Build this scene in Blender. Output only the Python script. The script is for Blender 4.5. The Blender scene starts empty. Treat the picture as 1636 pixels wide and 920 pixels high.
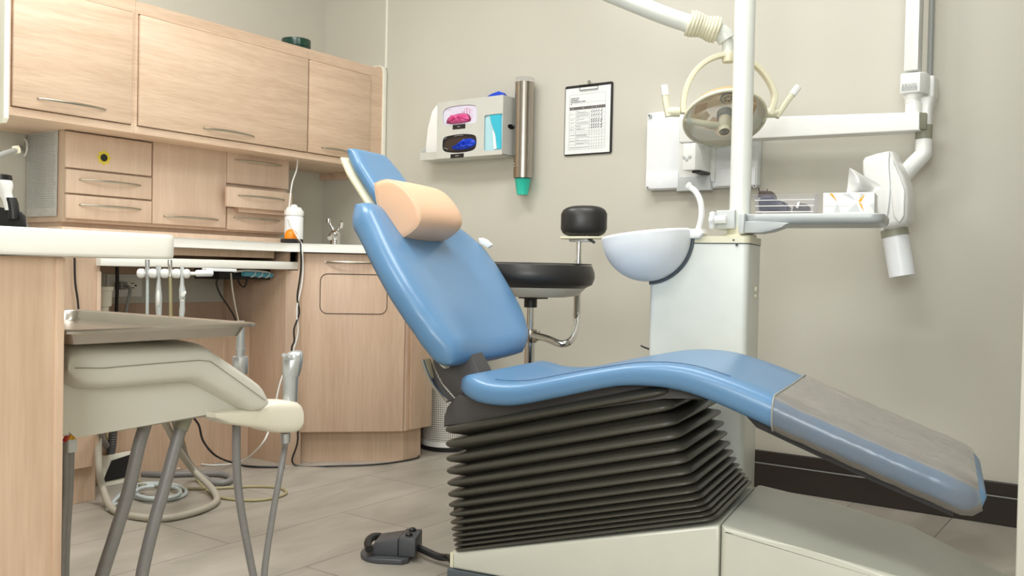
import bpy, bmesh, math, random
import numpy as np
from mathutils import Vector, Matrix
random.seed(7)
COL = bpy.context.scene.collection
# ------------------------------------------------------------------ camera geometry (1636x920 photograph)
CAMH = 0.8
FPX, YAW, PIT, ROLL = 1461.0, math.radians(35.374), math.radians(-0.958), math.radians(1.2)
_cy, _sy, _cp, _sp = math.cos(YAW), math.sin(YAW), math.cos(PIT), math.sin(PIT)
FW = Vector((-_sy*_cp, _cy*_cp, _sp)); _r = Vector((_cy, _sy, 0)); _u = _r.cross(FW)
_cr, _sr = math.cos(ROLL), math.sin(ROLL)
RT = _r*_cr + _u*_sr; UP = _u*_cr - _r*_sr
C = Vector((0, 0, CAMH)); FWH = Vector((-_sy, _cy, 0))
def ray(x, y): return FW + RT*((x-818)/FPX) - UP*((y-460)/FPX)
def on(ax, v, x, y):
    d = ray(x, y); return C + d*((v-C[ax])/d[ax])
def at(x, y, dep): return C + ray(x, y)*dep
D = 3.408            # back wall
LW = -3.67           # left wall
AZ = math.radians(80)
A = Vector((math.sin(AZ), math.cos(AZ), 0)); W = Vector((-math.cos(AZ), math.sin(AZ), 0)); Z = Vector((0, 0, 1))
O = on(2, 0, 722, 932)
def ch(w, x, y):
    d = ray(x, y); t = ((O-C).dot(W)+w)/d.dot(W); p = C + d*t
    return (p-O).dot(A), p.z
def cp(s, w, z): return O + A*s + W*w + Z*z
def pc(w, x, y):
    s, z = ch(w, x, y); return cp(s, w, z)

# ------------------------------------------------------------------ materials
MATS = {}
def lin(c):
    return tuple(((v/255)/12.92 if v/255 <= .04045 else ((v/255+.055)/1.055)**2.4) for v in c) + (1,)
def mat(name, rgb, rough=.5, metal=0., noise=.03, nscale=12, bump=0., bscale=200, spec=None, coat=0, **kw):
    m = bpy.data.materials.new(name); m.use_nodes = True
    nt = m.node_tree; b = nt.nodes['Principled BSDF']; L = nt.links.new
    geo = nt.nodes.new('ShaderNodeTexCoord')
    n = nt.nodes.new('ShaderNodeTexNoise'); n.inputs['Scale'].default_value = nscale; n.inputs['Detail'].default_value = 4
    L(geo.outputs['Object'], n.inputs['Vector'])
    r = nt.nodes.new('ShaderNodeValToRGB'); c = lin(rgb)
    r.color_ramp.elements[0].position = .3; r.color_ramp.elements[1].position = .7
    r.color_ramp.elements[0].color = tuple(max(0, v*(1-noise)) for v in c[:3])+(1,)
    r.color_ramp.elements[1].color = tuple(min(1, v*(1+noise)) for v in c[:3])+(1,)
    L(n.outputs['Fac'], r.inputs['Fac']); L(r.outputs['Color'], b.inputs['Base Color'])
    b.inputs['Roughness'].default_value = rough; b.inputs['Metallic'].default_value = metal
    if spec is not None: b.inputs['Specular IOR Level'].default_value = spec
    if coat: b.inputs['Coat Weight'].default_value = coat; b.inputs['Coat Roughness'].default_value = .15
    if bump:
        n2 = nt.nodes.new('ShaderNodeTexNoise'); n2.inputs['Scale'].default_value = bscale; L(geo.outputs['Object'], n2.inputs['Vector'])
        bp = nt.nodes.new('ShaderNodeBump'); bp.inputs['Strength'].default_value = bump; bp.inputs['Distance'].default_value = .002
        L(n2.outputs['Fac'], bp.inputs['Height']); L(bp.outputs['Normal'], b.inputs['Normal'])
    for k, v in kw.items(): b.inputs[k].default_value = v
    MATS[name] = m; return m
def wood(name, rgb, horiz=False, var=.10):
    m = bpy.data.materials.new(name); m.use_nodes = True
    nt = m.node_tree; b = nt.nodes['Principled BSDF']; L = nt.links.new
    g = nt.nodes.new('ShaderNodeNewGeometry'); mp = nt.nodes.new('ShaderNodeMapping')
    mp.inputs['Scale'].default_value = (1, .10, 1.3) if horiz else (1, 1, .07)
    if horiz: mp.inputs['Rotation'].default_value = (math.radians(-7), 0, 0)
    L(g.outputs['Position'], mp.inputs['Vector'])
    n = nt.nodes.new('ShaderNodeTexNoise'); n.inputs['Scale'].default_value = 9; n.inputs['Detail'].default_value = 6; n.inputs['Distortion'].default_value = 1.6
    n2 = nt.nodes.new('ShaderNodeTexNoise'); n2.inputs['Scale'].default_value = 130; n2.inputs['Detail'].default_value = 3
    L(mp.outputs[0], n.inputs['Vector']); L(mp.outputs[0], n2.inputs['Vector'])
    mx = nt.nodes.new('ShaderNodeMath'); mx.operation = 'MULTIPLY_ADD'; mx.inputs[1].default_value = .4
    L(n2.outputs['Fac'], mx.inputs[0])
    m2 = nt.nodes.new('ShaderNodeMath'); m2.operation = 'MULTIPLY'; m2.inputs[1].default_value = .6
    L(n.outputs['Fac'], m2.inputs[0]); L(m2.outputs[0], mx.inputs[2])
    r = nt.nodes.new('ShaderNodeValToRGB'); c = lin(rgb)
    r.color_ramp.elements[0].position = .33; r.color_ramp.elements[1].position = .62
    r.color_ramp.elements[0].color = (c[0]*(1-var*.9), c[1]*(1-var*1.3), c[2]*(1-var*1.6), 1)
    r.color_ramp.elements[1].color = tuple(min(1, v*(1+var*.5)) for v in c[:3])+(1,)
    L(mx.outputs[0], r.inputs['Fac']); L(r.outputs['Color'], b.inputs['Base Color'])
    b.inputs['Roughness'].default_value = .42
    MATS[name] = m; return m
wood('wood_h', (213, 188, 164), True, .17); wood('wood_v', (205, 178, 154), var=.14); wood('wood_front', (211, 187, 165)); wood('wood_in', (196, 168, 145))
mat('wall', (203, 200, 188), .42, noise=.012, nscale=2.5, spec=.35)
mat('ceiling', (235, 233, 226), .8)
mat('cream', (240, 238, 224), .35); mat('white', (240, 241, 238), .3); mat('white_cool', (238, 241, 244), .35)
mat('laminate', (248, 247, 239), .28, noise=.01)
mat('ivory', (226, 222, 196), .35); mat('offwhite', (230, 233, 226), .28)
mat('base_paint', (204, 205, 192), .25, noise=.015)
mat('grey_light', (196, 200, 200), .35); mat('grey_mid', (150, 152, 148), .45); mat('khaki_grey', (150, 150, 132), .5)
mat('unit_beige', (210, 207, 195), .35, noise=.01, nscale=3)
mat('tray_cream', (226, 220, 203), .35)
mat('chrome', (220, 220, 220), .12, metal=1, noise=0)
mat('steel', (178, 171, 162), .24, metal=1, noise=.03, nscale=40)
mat('nickel', (178, 170, 155), .33, metal=1)
mat('silver', (190, 193, 195), .3, metal=.7)
mat('hose', (134, 132, 130), .4, noise=.05, nscale=60); mat('hose_warm', (176, 170, 156), .45); mat('hose_yellow', (168, 158, 120), .45); mat('hose_pale', (190, 200, 200), .4)
mat('blue', (95, 136, 175), .30, noise=.02, nscale=6, bump=.03, bscale=500); mat('blue_dark', (60, 96, 136), .4)
mat('blue_worn', (140, 168, 190), .32)
mat('tan', (236, 192, 158), .45, noise=.02); mat('tan_side', (226, 200, 172), .5, noise=.02)
mat('black_vinyl', (42, 40, 40), .36, bump=.15, bscale=300); mat('black', (28, 28, 30), .4); mat('black_gloss', (16, 16, 18), .2)
mat('charcoal', (78, 75, 74), .5); mat('pedal', (72, 74, 78), .45)
mat('rubber', (72, 70, 62), .34, noise=.04)
mat('baseboard', (48, 41, 36), .4, noise=.08, nscale=6)
mat('gasket', (80, 88, 94), .5)
mat('paper', (236, 238, 238), .7); mat('paper_old', (196, 196, 192), .7, noise=.06, nscale=60); mat('ink', (40, 40, 42), .7); mat('ink_faint', (168, 168, 168), .7); mat('ink_soft', (140, 140, 142), .7); mat('band', (104, 98, 98), .7)
mat('tissue', (252, 252, 250), .9)
mat('teal', (48, 196, 172), .35); mat('green_dark', (14, 58, 44), .25); mat('orange', (240, 140, 20), .45)
mat('glove_blue', (20, 70, 215), .45); mat('glove_pink', (232, 96, 160), .5); mat('pink_dark', (130, 40, 80), .6)
mat('mask_cyan', (60, 190, 215), .6); mat('mask_pale', (182, 222, 232), .6); mat('box_lilac', (222, 220, 238), .6)
mat('yellow', (216, 196, 60), .5); mat('gold', (222, 170, 40), .5); mat('red', (170, 30, 30), .4); mat('aqua', (88, 170, 196), .4)
mat('amber', (222, 196, 146), .18, noise=.12, nscale=9); mat('amber_deep', (206, 158, 110), .25, noise=.1)
mat('dispenser', (206, 207, 200), .35); mat('brown_dark', (60, 46, 38), .5); mat('goggle', (40, 44, 62), .3)
mat('lens', (112, 100, 90), .4)
def clear(name, tint, op, rough=.08, fres=.6):
    m = bpy.data.materials.new(name); m.use_nodes = True
    nt = m.node_tree; b = nt.nodes['Principled BSDF']; L = nt.links.new
    b.inputs['Base Color'].default_value = lin(tint); b.inputs['Roughness'].default_value = rough
    t = nt.nodes.new('ShaderNodeBsdfTransparent'); mx = nt.nodes.new('ShaderNodeMixShader')
    tc = nt.nodes.new('ShaderNodeTexCoord'); n = nt.nodes.new('ShaderNodeTexNoise'); n.inputs['Scale'].default_value = 14; n.inputs['Detail'].default_value = 3
    L(tc.outputs['Object'], n.inputs['Vector'])
    mr = nt.nodes.new('ShaderNodeMapRange'); mr.inputs['From Min'].default_value = .35; mr.inputs['From Max'].default_value = .65
    mr.inputs['To Min'].default_value = op*.85; mr.inputs['To Max'].default_value = min(1, op*1.15)
    L(n.outputs['Fac'], mr.inputs['Value'])
    lw = nt.nodes.new('ShaderNodeFresnel'); lw.inputs['IOR'].default_value = 1.35
    ma = nt.nodes.new('ShaderNodeMath'); ma.operation = 'MULTIPLY_ADD'; ma.use_clamp = True; ma.inputs[1].default_value = fres
    L(lw.outputs[0], ma.inputs[0]); L(mr.outputs[0], ma.inputs[2]); L(ma.outputs[0], mx.inputs[0])
    if 'cover' in name:
        bp = nt.nodes.new('ShaderNodeBump'); bp.inputs['Strength'].default_value = .5; bp.inputs['Distance'].default_value = .010
        L(n.outputs['Fac'], bp.inputs['Height']); L(bp.outputs['Normal'], b.inputs['Normal'])
    L(t.outputs[0], mx.inputs[1]); L(b.outputs[0], mx.inputs[2]); L(mx.outputs[0], nt.nodes['Material Output'].inputs['Surface'])
    MATS[name] = m
clear('cover_clear', (168, 164, 158), .16, .10, 1.3); clear('plastic_clear', (225, 222, 235), .06, .05, .35); clear('shield_clear', (215, 225, 222), .05, .05, .5); clear('amber_clear', (240, 216, 164), .48, .15, .4); clear('amber_side', (236, 190, 138), .38, .15, .3)
def floor_mat():
    m = bpy.data.materials.new('floor_tile'); m.use_nodes = True
    nt = m.node_tree; b = nt.nodes['Principled BSDF']; L = nt.links.new
    g = nt.nodes.new('ShaderNodeNewGeometry'); sx = nt.nodes.new('ShaderNodeSeparateXYZ'); cx = nt.nodes.new('ShaderNodeCombineXYZ')
    L(g.outputs['Position'], sx.inputs[0])
    a1 = nt.nodes.new('ShaderNodeMath'); a1.operation = 'ADD'; a1.inputs[1].default_value = 10.02
    a2 = nt.nodes.new('ShaderNodeMath'); a2.operation = 'ADD'; a2.inputs[1].default_value = 9.94
    L(sx.outputs['Y'], a1.inputs[0]); L(sx.outputs['X'], a2.inputs[0]); L(a1.outputs[0], cx.inputs['X']); L(a2.outputs[0], cx.inputs['Y'])
    br = nt.nodes.new('ShaderNodeTexBrick'); L(cx.outputs[0], br.inputs['Vector'])
    br.inputs['Scale'].default_value = 1; br.inputs['Brick Width'].default_value = .9; br.inputs['Row Height'].default_value = .3235
    br.inputs['Mortar Size'].default_value = .0016; br.inputs['Mortar Smooth'].default_value = .1; br.offset = .5
    br.inputs['Color1'].default_value = lin((164, 157, 146)); br.inputs['Color2'].default_value = lin((171, 165, 154)); br.inputs['Mortar'].default_value = lin((104, 98, 92))
    n = nt.nodes.new('ShaderNodeTexNoise'); n.inputs['Scale'].default_value = 5; n.inputs['Detail'].default_value = 7; n.inputs['Distortion'].default_value = .8
    mp = nt.nodes.new('ShaderNodeMapping'); mp.inputs['Scale'].default_value = (1.6, .6, 1); L(g.outputs['Position'], mp.inputs[0]); L(mp.outputs[0], n.inputs['Vector'])
    r = nt.nodes.new('ShaderNodeValToRGB'); r.color_ramp.elements[0].position = .3; r.color_ramp.elements[1].position = .7
    r.color_ramp.elements[0].color = (.80, .79, .78, 1); r.color_ramp.elements[1].color = (1.1, 1.1, 1.1, 1); L(n.outputs['Fac'], r.inputs[0])
    mx = nt.nodes.new('ShaderNodeMixRGB'); mx.blend_type = 'MULTIPLY'; mx.inputs[0].default_value = 1
    L(br.outputs['Color'], mx.inputs[1]); L(r.outputs[0], mx.inputs[2]); L(mx.outputs[0], b.inputs['Base Color'])
    b.inputs['Roughness'].default_value = .4; MATS['floor_tile'] = m
floor_mat()
def perf_mat():
    m = bpy.data.materials.new('perforated'); m.use_nodes = True
    nt = m.node_tree; b = nt.nodes['Principled BSDF']; L = nt.links.new
    tc = nt.nodes.new('ShaderNodeTexCoord'); v = nt.nodes.new('ShaderNodeTexVoronoi'); v.inputs['Scale'].default_value = 1; v.inputs['Randomness'].default_value = 0
    L(tc.outputs['UV'], v.inputs['Vector'])
    gt = nt.nodes.new('ShaderNodeMath'); gt.operation = 'GREATER_THAN'; gt.inputs[1].default_value = .27; L(v.outputs['Distance'], gt.inputs[0])
    mx = nt.nodes.new('ShaderNodeMixRGB'); mx.inputs[1].default_value = lin((50, 50, 48)); mx.inputs[2].default_value = lin((214, 212, 204))
    L(gt.outputs[0], mx.inputs[0]); L(mx.outputs[0], b.inputs['Base Color']); b.inputs['Roughness'].default_value = .45; MATS['perforated'] = m
perf_mat()

# ------------------------------------------------------------------ object helpers
ORG = {}
def thing(name, label, cat, loc=(0, 0, 0), group=None):
    o = bpy.data.objects.new(name, None); COL.objects.link(o); o.location = loc; o.empty_display_size = .05
    o['label'] = label; o['category'] = cat
    if group: o['group'] = group
    ORG[o.name] = Vector(loc); return o
def tag(o, label, cat, group=None, kind=None):
    o['label'] = label; o['category'] = cat
    if group: o['group'] = group
    if kind: o['kind'] = kind
    return o
def obj(name, bm, m, parent=None, smooth=True, label=None, ang=38):
    if parent is not None: org = ORG[parent.name]
    else:
        xs = [v.co for v in bm.verts]
        mn = Vector((min(v.x for v in xs), min(v.y for v in xs), min(v.z for v in xs))); mx = Vector((max(v.x for v in xs), max(v.y for v in xs), 0))
        org = Vector(((mn.x+mx.x)/2, (mn.y+mx.y)/2, mn.z))
    bmesh.ops.translate(bm, verts=bm.verts, vec=-org)
    bmesh.ops.recalc_face_normals(bm, faces=bm.faces)
    me = bpy.data.meshes.new(name); 
    if smooth:
        a = math.radians(ang)
        for f in bm.faces: f.smooth = True
        for e in bm.edges:
            if len(e.link_faces) == 2 and e.calc_face_angle(0) > a: e.smooth = False
    bm.to_mesh(me); bm.free()
    if isinstance(m, (list, tuple)):
        for k in m: me.materials.append(MATS[k])
    else: me.materials.append(MATS[m])
    o = bpy.data.objects.new(name, me); COL.objects.link(o)
    if parent is not None: o.parent = parent
    else: o.location = org
    ORG[o.name] = org
    if label: o['label'] = label
    return o
def struct(name, bm, m, smooth=False):
    o = obj(name, bm, m, None, smooth); o['kind'] = 'structure'; return o
def NB(): return bmesh.new()
def box(bm, x0, x1, y0, y1, z0, z1, bev=0, seg=2, mi=0, M=None):
    r = bmesh.ops.create_cube(bm, size=1); vs = r['verts']
    for v in vs: v.co = Vector(((x0+x1)/2+v.co.x*abs(x1-x0), (y0+y1)/2+v.co.y*abs(y1-y0), (z0+z1)/2+v.co.z*abs(z1-z0)))
    fs = list({f for v in vs for f in v.link_faces})
    if bev:
        es = list({e for v in vs for e in v.link_edges})
        rr = bmesh.ops.bevel(bm, geom=es, offset=bev, segments=seg, affect='EDGES', profile=.5)
        fs = list({f for f in rr['faces']} | {f for f in fs if f.is_valid}); vs = list({v for f in fs for v in f.verts})
    for f in fs:
        if f.is_valid: f.material_index = mi
    if M is not None:
        for v in vs: v.co = M @ v.co
    return vs
def frame(ax, ay, az, o=(0, 0, 0)):
    M = Matrix.Identity(4)
    for i, a in enumerate((ax, ay, az)):
        for j in range(3): M[j][i] = a[j]
    for j in range(3): M[j][3] = o[j]
    return M
CH = frame(A, W, Z, O)                    # chair frame: s along, w across, z up
def obox(bm, M, *a, **k): return box(bm, *a, M=M, **k)
def ring(center, u, v, ru, rv, n=16, power=2.0, a0=0):
    out = []
    for i in range(n):
        t = a0+2*math.pi*i/n; c, s = math.cos(t), math.sin(t)
        out.append(center + u*(ru*abs(c)**(2/power)*(1 if c >= 0 else -1)) + v*(rv*abs(s)**(2/power)*(1 if s >= 0 else -1)))
    return out
def loft(bm, rings, cap=True, mi=0, closed=False):
    R = [[bm.verts.new(p) for p in r] for r in rings]; n = len(R[0]); N = len(R)
    for i in range(N if closed else N-1):
        a, b = R[i], R[(i+1) % N]
        for j in range(n):
            f = bm.faces.new((a[j], a[(j+1) % n], b[(j+1) % n], b[j])); f.material_index = mi
    if cap and not closed:
        for r in (R[0][::-1], R[-1]):
            f = bm.faces.new(r); f.material_index = mi
    return R
def axes(d):
    d = Vector(d).normalized(); h = Vector((0, 0, 1)) if abs(d.z) < .9 else Vector((1, 0, 0))
    u = h.cross(d).normalized(); return d, u, d.cross(u).normalized()
def cyl(bm, p0, p1, r0, r1=None, n=20, mi=0, bev=0):
    p0, p1 = Vector(p0), Vector(p1); r1 = r0 if r1 is None else r1
    d, u, v = axes(p1-p0)
    if bev: rs = [(p0, r0-bev), (p0+d*bev*.3, r0-bev*.3), (p0+d*bev, r0), (p1-d*bev, r1), (p1-d*bev*.3, r1-bev*.3), (p1, r1-bev)]
    else: rs = [(p0, r0), (p1, r1)]
    loft(bm, [ring(c, u, v, r, r, n) for c, r in rs], mi=mi)
def lathe(bm, base, axis, prof, n=28, mi=0, cap=True):
    base = Vector(base); d, u, v = axes(axis)
    loft(bm, [ring(base+d*h, u, v, max(r, 1e-4), max(r, 1e-4), n) for r, h in prof], cap=cap, mi=mi)
def smooth_pts(P, k=6):
    P = [Vector(p) for p in P]
    if len(P) < 3: return P
    Q = [P[0]*2-P[1]]+P+[P[-1]*2-P[-2]]; out = []
    for i in range(1, len(Q)-2):
        p0, p1, p2, p3 = Q[i-1], Q[i], Q[i+1], Q[i+2]
        for j in range(k):
            t = j/k; out.append(.5*((2*p1)+(p2-p0)*t+(2*p0-5*p1+4*p2-p3)*t*t+(3*p1-p0-3*p2+p3)*t**3))
    out.append(P[-1]); return out
def tube(bm, P, r, n=10, k=6, r2=None, mi=0, flat=None, ref=None, sm=True):
    """flat=(ru,rv) gives a strap; ref is the strap's u direction"""
    P = smooth_pts(P, k) if sm else [Vector(p) for p in P]; N = len(P); rings = []; pu = None
    for i, p in enumerate(P):
        d = (P[min(i+1, N-1)]-P[max(i-1, 0)]).normalized()
        if ref is not None:
            u = (Vector(ref)-d*Vector(ref).dot(d)).normalized()
        elif pu is None: _, u, _ = axes(d)
        else: u = (pu-d*pu.dot(d)).normalized()
        pu = u; v = d.cross(u)
        rr = r if r2 is None else r+(r2-r)*i/(N-1)
        if flat: rings.append(ring(p, u, v, flat[0], flat[1], 16, 5))
        else: rings.append(ring(p, u, v, rr, rr, n))
    loft(bm, rings, mi=mi)
def prism(bm, P, vec, bev=0, seg=2, mi=0):
    P = [Vector(p) for p in P]; vec = Vector(vec)
    a = [bm.verts.new(p) for p in P]; b = [bm.verts.new(p+vec) for p in P]; n = len(P); fs = []
    fs.append(bm.faces.new(a)); fs.append(bm.faces.new(b[::-1]))
    for i in range(n): fs.append(bm.faces.new((a[i], b[i], b[(i+1) % n], a[(i+1) % n])))
    for f in fs: f.material_index = mi
    if bev:
        es = list({e for f in fs[:2] for e in f.edges})
        r = bmesh.ops.bevel(bm, geom=es, offset=bev, segments=seg, affect='EDGES', profile=.5)
        for f in r['faces']: f.material_index = mi
def rrect(w, h, r, n=5, cx=0, cy=0):
    out = []
    for qx, qy, a0 in ((1, 1, 0), (-1, 1, 90), (-1, -1, 180), (1, -1, 270)):
        for i in range(n+1):
            a = math.radians(a0+90*i/n); out.append((cx+qx*(w/2-r)+r*math.cos(a), cy+qy*(h/2-r)+r*math.sin(a)))
    return out
def text_bm(txt, size, o, ux, uy, mi=0, bm=None, depth=.0004, align='LEFT'):
    cu = bpy.data.curves.new('t', 'FONT'); cu.body = txt; cu.size = size; cu.extrude = depth; cu.align_x = align; cu.resolution_u = 2
    ob = bpy.data.objects.new('t', cu); COL.objects.link(ob)
    dg = bpy.context.evaluated_depsgraph_get(); me = bpy.data.meshes.new_from_object(ob.evaluated_get(dg))
    bm = bm or NB(); n0 = len(bm.verts); bm.from_mesh(me); bm.verts.ensure_lookup_table()
    ux, uy = Vector(ux).normalized(), Vector(uy).normalized(); uz = ux.cross(uy)
    for v in bm.verts[n0:]: v.co = Vector(o)+ux*v.co.x+uy*v.co.y+uz*v.co.z
    bpy.data.objects.remove(ob); bpy.data.curves.remove(cu); bpy.data.meshes.remove(me); return bm
def handle(parent, p0, p1, nrm, bow=.022, r=.005, name='handle', m='nickel'):
    p0, p1, nrm = Vector(p0), Vector(p1), Vector(nrm).normalized(); N = 16; d = (p1-p0).normalized(); up = d.cross(nrm)
    bm = NB(); R = []
    for i in range(N+1):
        t = i/N; k = math.sin(math.pi*t)
        c = p0.lerp(p1, t)+nrm*(.002+bow*k**.8); w = .0022+(r-.0022)*k**.6
        R.append(ring(c, nrm, up, w*.65, w*1.05, 10))
    loft(bm, R)
    for q in (p0, p1): cyl(bm, q-nrm*.001, q+nrm*.005, .003, n=8)
    return obj(name, bm, m, parent)

exec_room = True
# ================================================================== ROOM
YF, XR, HC = -1.3, 1.3, 2.90
b = NB(); box(b, LW-.1, XR+.1, YF-.1, D+.1, -.1, 0); struct('floor', b, 'floor_tile')
b = NB(); box(b, LW-.1, XR+.1, YF-.1, D+.1, HC, HC+.1); struct('ceiling', b, 'ceiling')
b = NB(); box(b, LW-.1, XR+.1, D, D+.1, 0, HC); struct('wall_back', b, 'wall')
b = NB(); box(b, LW-.1, LW, YF-.1, D, 0, HC); struct('wall_left', b, 'wall')
b = NB(); box(b, LW, XR+.1, YF-.1, YF, 0, HC); struct('wall_front', b, 'wall')
b = NB(); box(b, XR, XR+.1, YF, D, 0, HC); struct('wall_right', b, 'wall')
# near partition whose edge shows at the right of the view
pe = at(1627, 740, 1.80)
b = NB(); box(b, pe.x, XR, pe.y, pe.y+.08, 0, HC, .004); struct('trim_2', b, 'wall')
# seam trim on the back wall above the cabinets, thin splash panel left of it
px_ = on(1, D, 618, 60).x
b = NB(); box(b, LW, px_, D-.006, D, .9, HC); struct('wall_panel_back', b, 'wall')
b = NB(); box(b, px_-.004, px_+.008, D-.008, D, 1.82, HC, .002); struct('trim_1', b, 'cream')
# baseboard: dark vinyl, two steps
def zb(x, y): return on(1, D-.012, x, y).z
z1_, z2_ = zb(1400, 744), zb(1400, 764.5)
b = NB(); box(b, -2.4, XR, D-.012, D, 0, z1_, .003); box(b, -2.4, XR, D-.018, D-.010, 0, z2_, .003); struct('baseboard_back', b, 'baseboard')
b = NB(); box(b, -2.4, XR, D-.0205, D-.017, z2_-.003, z2_+.001); struct('trim_3', b, 'grey_mid')
b = NB(); box(b, -1.0, XR, YF, YF+.012, 0, .13, .003); struct('baseboard_front', b, 'baseboard')

# ================================================================== LIGHTS
def emis(name, col, s):
    m = bpy.data.materials.new(name); m.use_nodes = True; nt = m.node_tree; nt.nodes.remove(nt.nodes['Principled BSDF'])
    e = nt.nodes.new('ShaderNodeEmission'); e.inputs[0].default_value = col; e.inputs[1].default_value = s
    nt.links.new(e.outputs[0], nt.nodes['Material Output'].inputs[0]); MATS[name] = m
emis('panel_glow', (1, 1, .97, 1), 2.5)
def area(x, y, z, sx, sy, e, rot=(0, 0, 0), col=(1, 1, .98)):
    l = bpy.data.lights.new('ceiling_lamp', 'AREA'); l.shape = 'RECTANGLE'; l.size = sx; l.size_y = sy; l.energy = e; l.color = col
    o = bpy.data.objects.new('area_light', l); COL.objects.link(o); o.location = (x, y, z); o.rotation_euler = rot; return o
for i, (x, y, e) in enumerate(((-2.35, 1.5, 31), (-0.95, 2.15, 22), (-0.9, 0.05, 24))):  # first panel is added to brighten the wall above the upper cabinets
    t = thing('ceiling_light', ['square white ceiling light panel nearest the upper cabinets', 'square white ceiling light panel above the dental chair', 'square white ceiling light panel above the doorway behind the camera'][i], 'light', (x, y, HC), 'ceiling light panels')
    b = NB()
    for a0, a1, c0, c1 in ((-.62, .62, -.32, -.30), (-.62, .62, .30, .32), (-.62, -.60, -.30, .30), (.60, .62, -.30, .30)): box(b, x+a0, x+a1, y+c0, y+c1, HC-.02, HC, .002)
    obj('frame', b, 'white', t)
    b = NB(); box(b, x-.6, x+.6, y-.3, y+.3, HC-.010, HC-.004); obj('diffuser', b, 'panel_glow', t)
    area(x, y, HC-.03, 1.15, .55, e)
# unseen window added behind the camera, a glowing front fill
wx = .30
b = NB()
for q in ((wx-.75, wx+.75, 1.0, 1.06), (wx-.75, wx+.75, 2.14, 2.2), (wx-.75, wx-.69, 1.06, 2.14), (wx+.69, wx+.75, 1.06, 2.14), (wx-.02, wx+.02, 1.06, 2.14)):
    box(b, q[0], q[1], YF, YF+.05, q[2], q[3], .004)
struct('window_1', b, 'white')
emis('daylight', (.93, .97, 1, 1), 2.0)
b = NB(); box(b, wx-.69, wx+.69, YF+.002, YF+.012, 1.06, 2.14); struct('window_2', b, 'daylight')
area(wx, YF+.07, 1.6, 1.36, 1.06, 50, (math.radians(90), 0, 0), (.97, 1, 1))  # added fill light in front of the invented window
w = bpy.data.worlds.new('World'); bpy.context.scene.world = w; w.use_nodes = True
w.node_tree.nodes['Background'].inputs[0].default_value = (.9, .95, 1, 1); w.node_tree.nodes['Background'].inputs[1].default_value = .3

# ================================================================== WALL CABINETS (upper)
CT = bpy.data
zt, zbm = 1.810, 1.305; XF = -3.235
units = [(1.548, 2.020, 1.562, 2.006, (60, 155), (168, 177.5), 'left wall cabinet with lift-up wood door at the photo edge'),
         (2.020, 2.889, 2.036, 2.884, (325, 205), (405, 217), 'widest upper wall cabinet, its wood door between the two narrower ones'),
         (2.889, 3.376, 2.894, 3.290, (514, 236), (566, 242), 'narrow upper wall cabinet nearest the back wall, behind the headrest')]
for i, (y0, y1, d0, d1, h0, h1, lb) in enumerate(units):
    t = thing('wall_cabinet', lb, 'cabinet', (LW, (y0+y1)/2, zbm), 'upper wall cabinets')
    b = NB(); box(b, LW+.001, XF-.016, y0+.0005, y1-.0005, zbm, zt)
    for q in ((y0+.0005, y1-.0005, 1.7635, zt), (y0+.0005, y1-.0005, zbm, 1.333), (y0+.0005, d0-.003, 1.333, 1.7635), (d1+.003, y1-.0005, 1.333, 1.7635)): box(b, XF-.016, XF+.006, *q)
    obj('body', b, 'wood_h', t, False)
    b = NB(); box(b, XF-.001, XF+.017, d0, d1, 1.336, 1.760, .004); dr = obj('door', b, 'wood_h', t)
    if i < 2: p0, p1 = on(0, XF+.017, *h0), on(0, XF+.017, *h1)
    else: p0 = on(0, XF+.017, 514, 236); p1 = p0+Vector((0, .17, 0))
    zz = (p0.z+p1.z)/2; p0.z = p1.z = zz
    handle(dr, p0, p1, (1, 0, 0))
    if i == 0:
        b = NB(); P = [(0, 0), (.44, 0), (.455, .015), (.455, .57), (0, .57)]
        prism(b, [Vector((LW+.001+q[0], y0-.018, zbm-.03+q[1])) for q in P], (0, .018, 0), .002); obj('end_panel', b, 'cream', t, label='cream edged end panel')
    if i == 2:
        b = NB(); prof = [(0, -.035), (.43, -.035), (.445, -.02), (.447, 0), (.447, .49), (.440, .513), (.42, .522), (0, .522)]
        prism(b, [Vector((LW+.001+q[0], y1, zbm+q[1])) for q in prof], (0, .026, 0), .0); obj('end_panel', b, 'wood_h', t, False)
        b = NB(); P = [Vector((LW+.001+q[0], y1+.013, zbm+q[1])) for q in prof[1:]]
        tube(b, P, .01, k=1, flat=(.013, .006), ref=(0, 1, 0), sm=False); obj('edge_trim', b, 'cream', t, label='cream edge trim')
# dark green lid on top
p = on(0, -3.36, 473, 77); r = .068
b = NB(); lathe(b, (p.x, p.y, zt+.001), (0, 0, 1), [(r*.93, 0), (r*.95, .004), (r*.95, .028), (r, .03), (r, .060), (r*.985, .064), (r*.9, .064), (r*.88, .060), (0.001, .060)], 40)
tag(obj('jar_lid', b, 'green_dark'), 'dark green round lid lying on top of the upper cabinets', 'lid')

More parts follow.
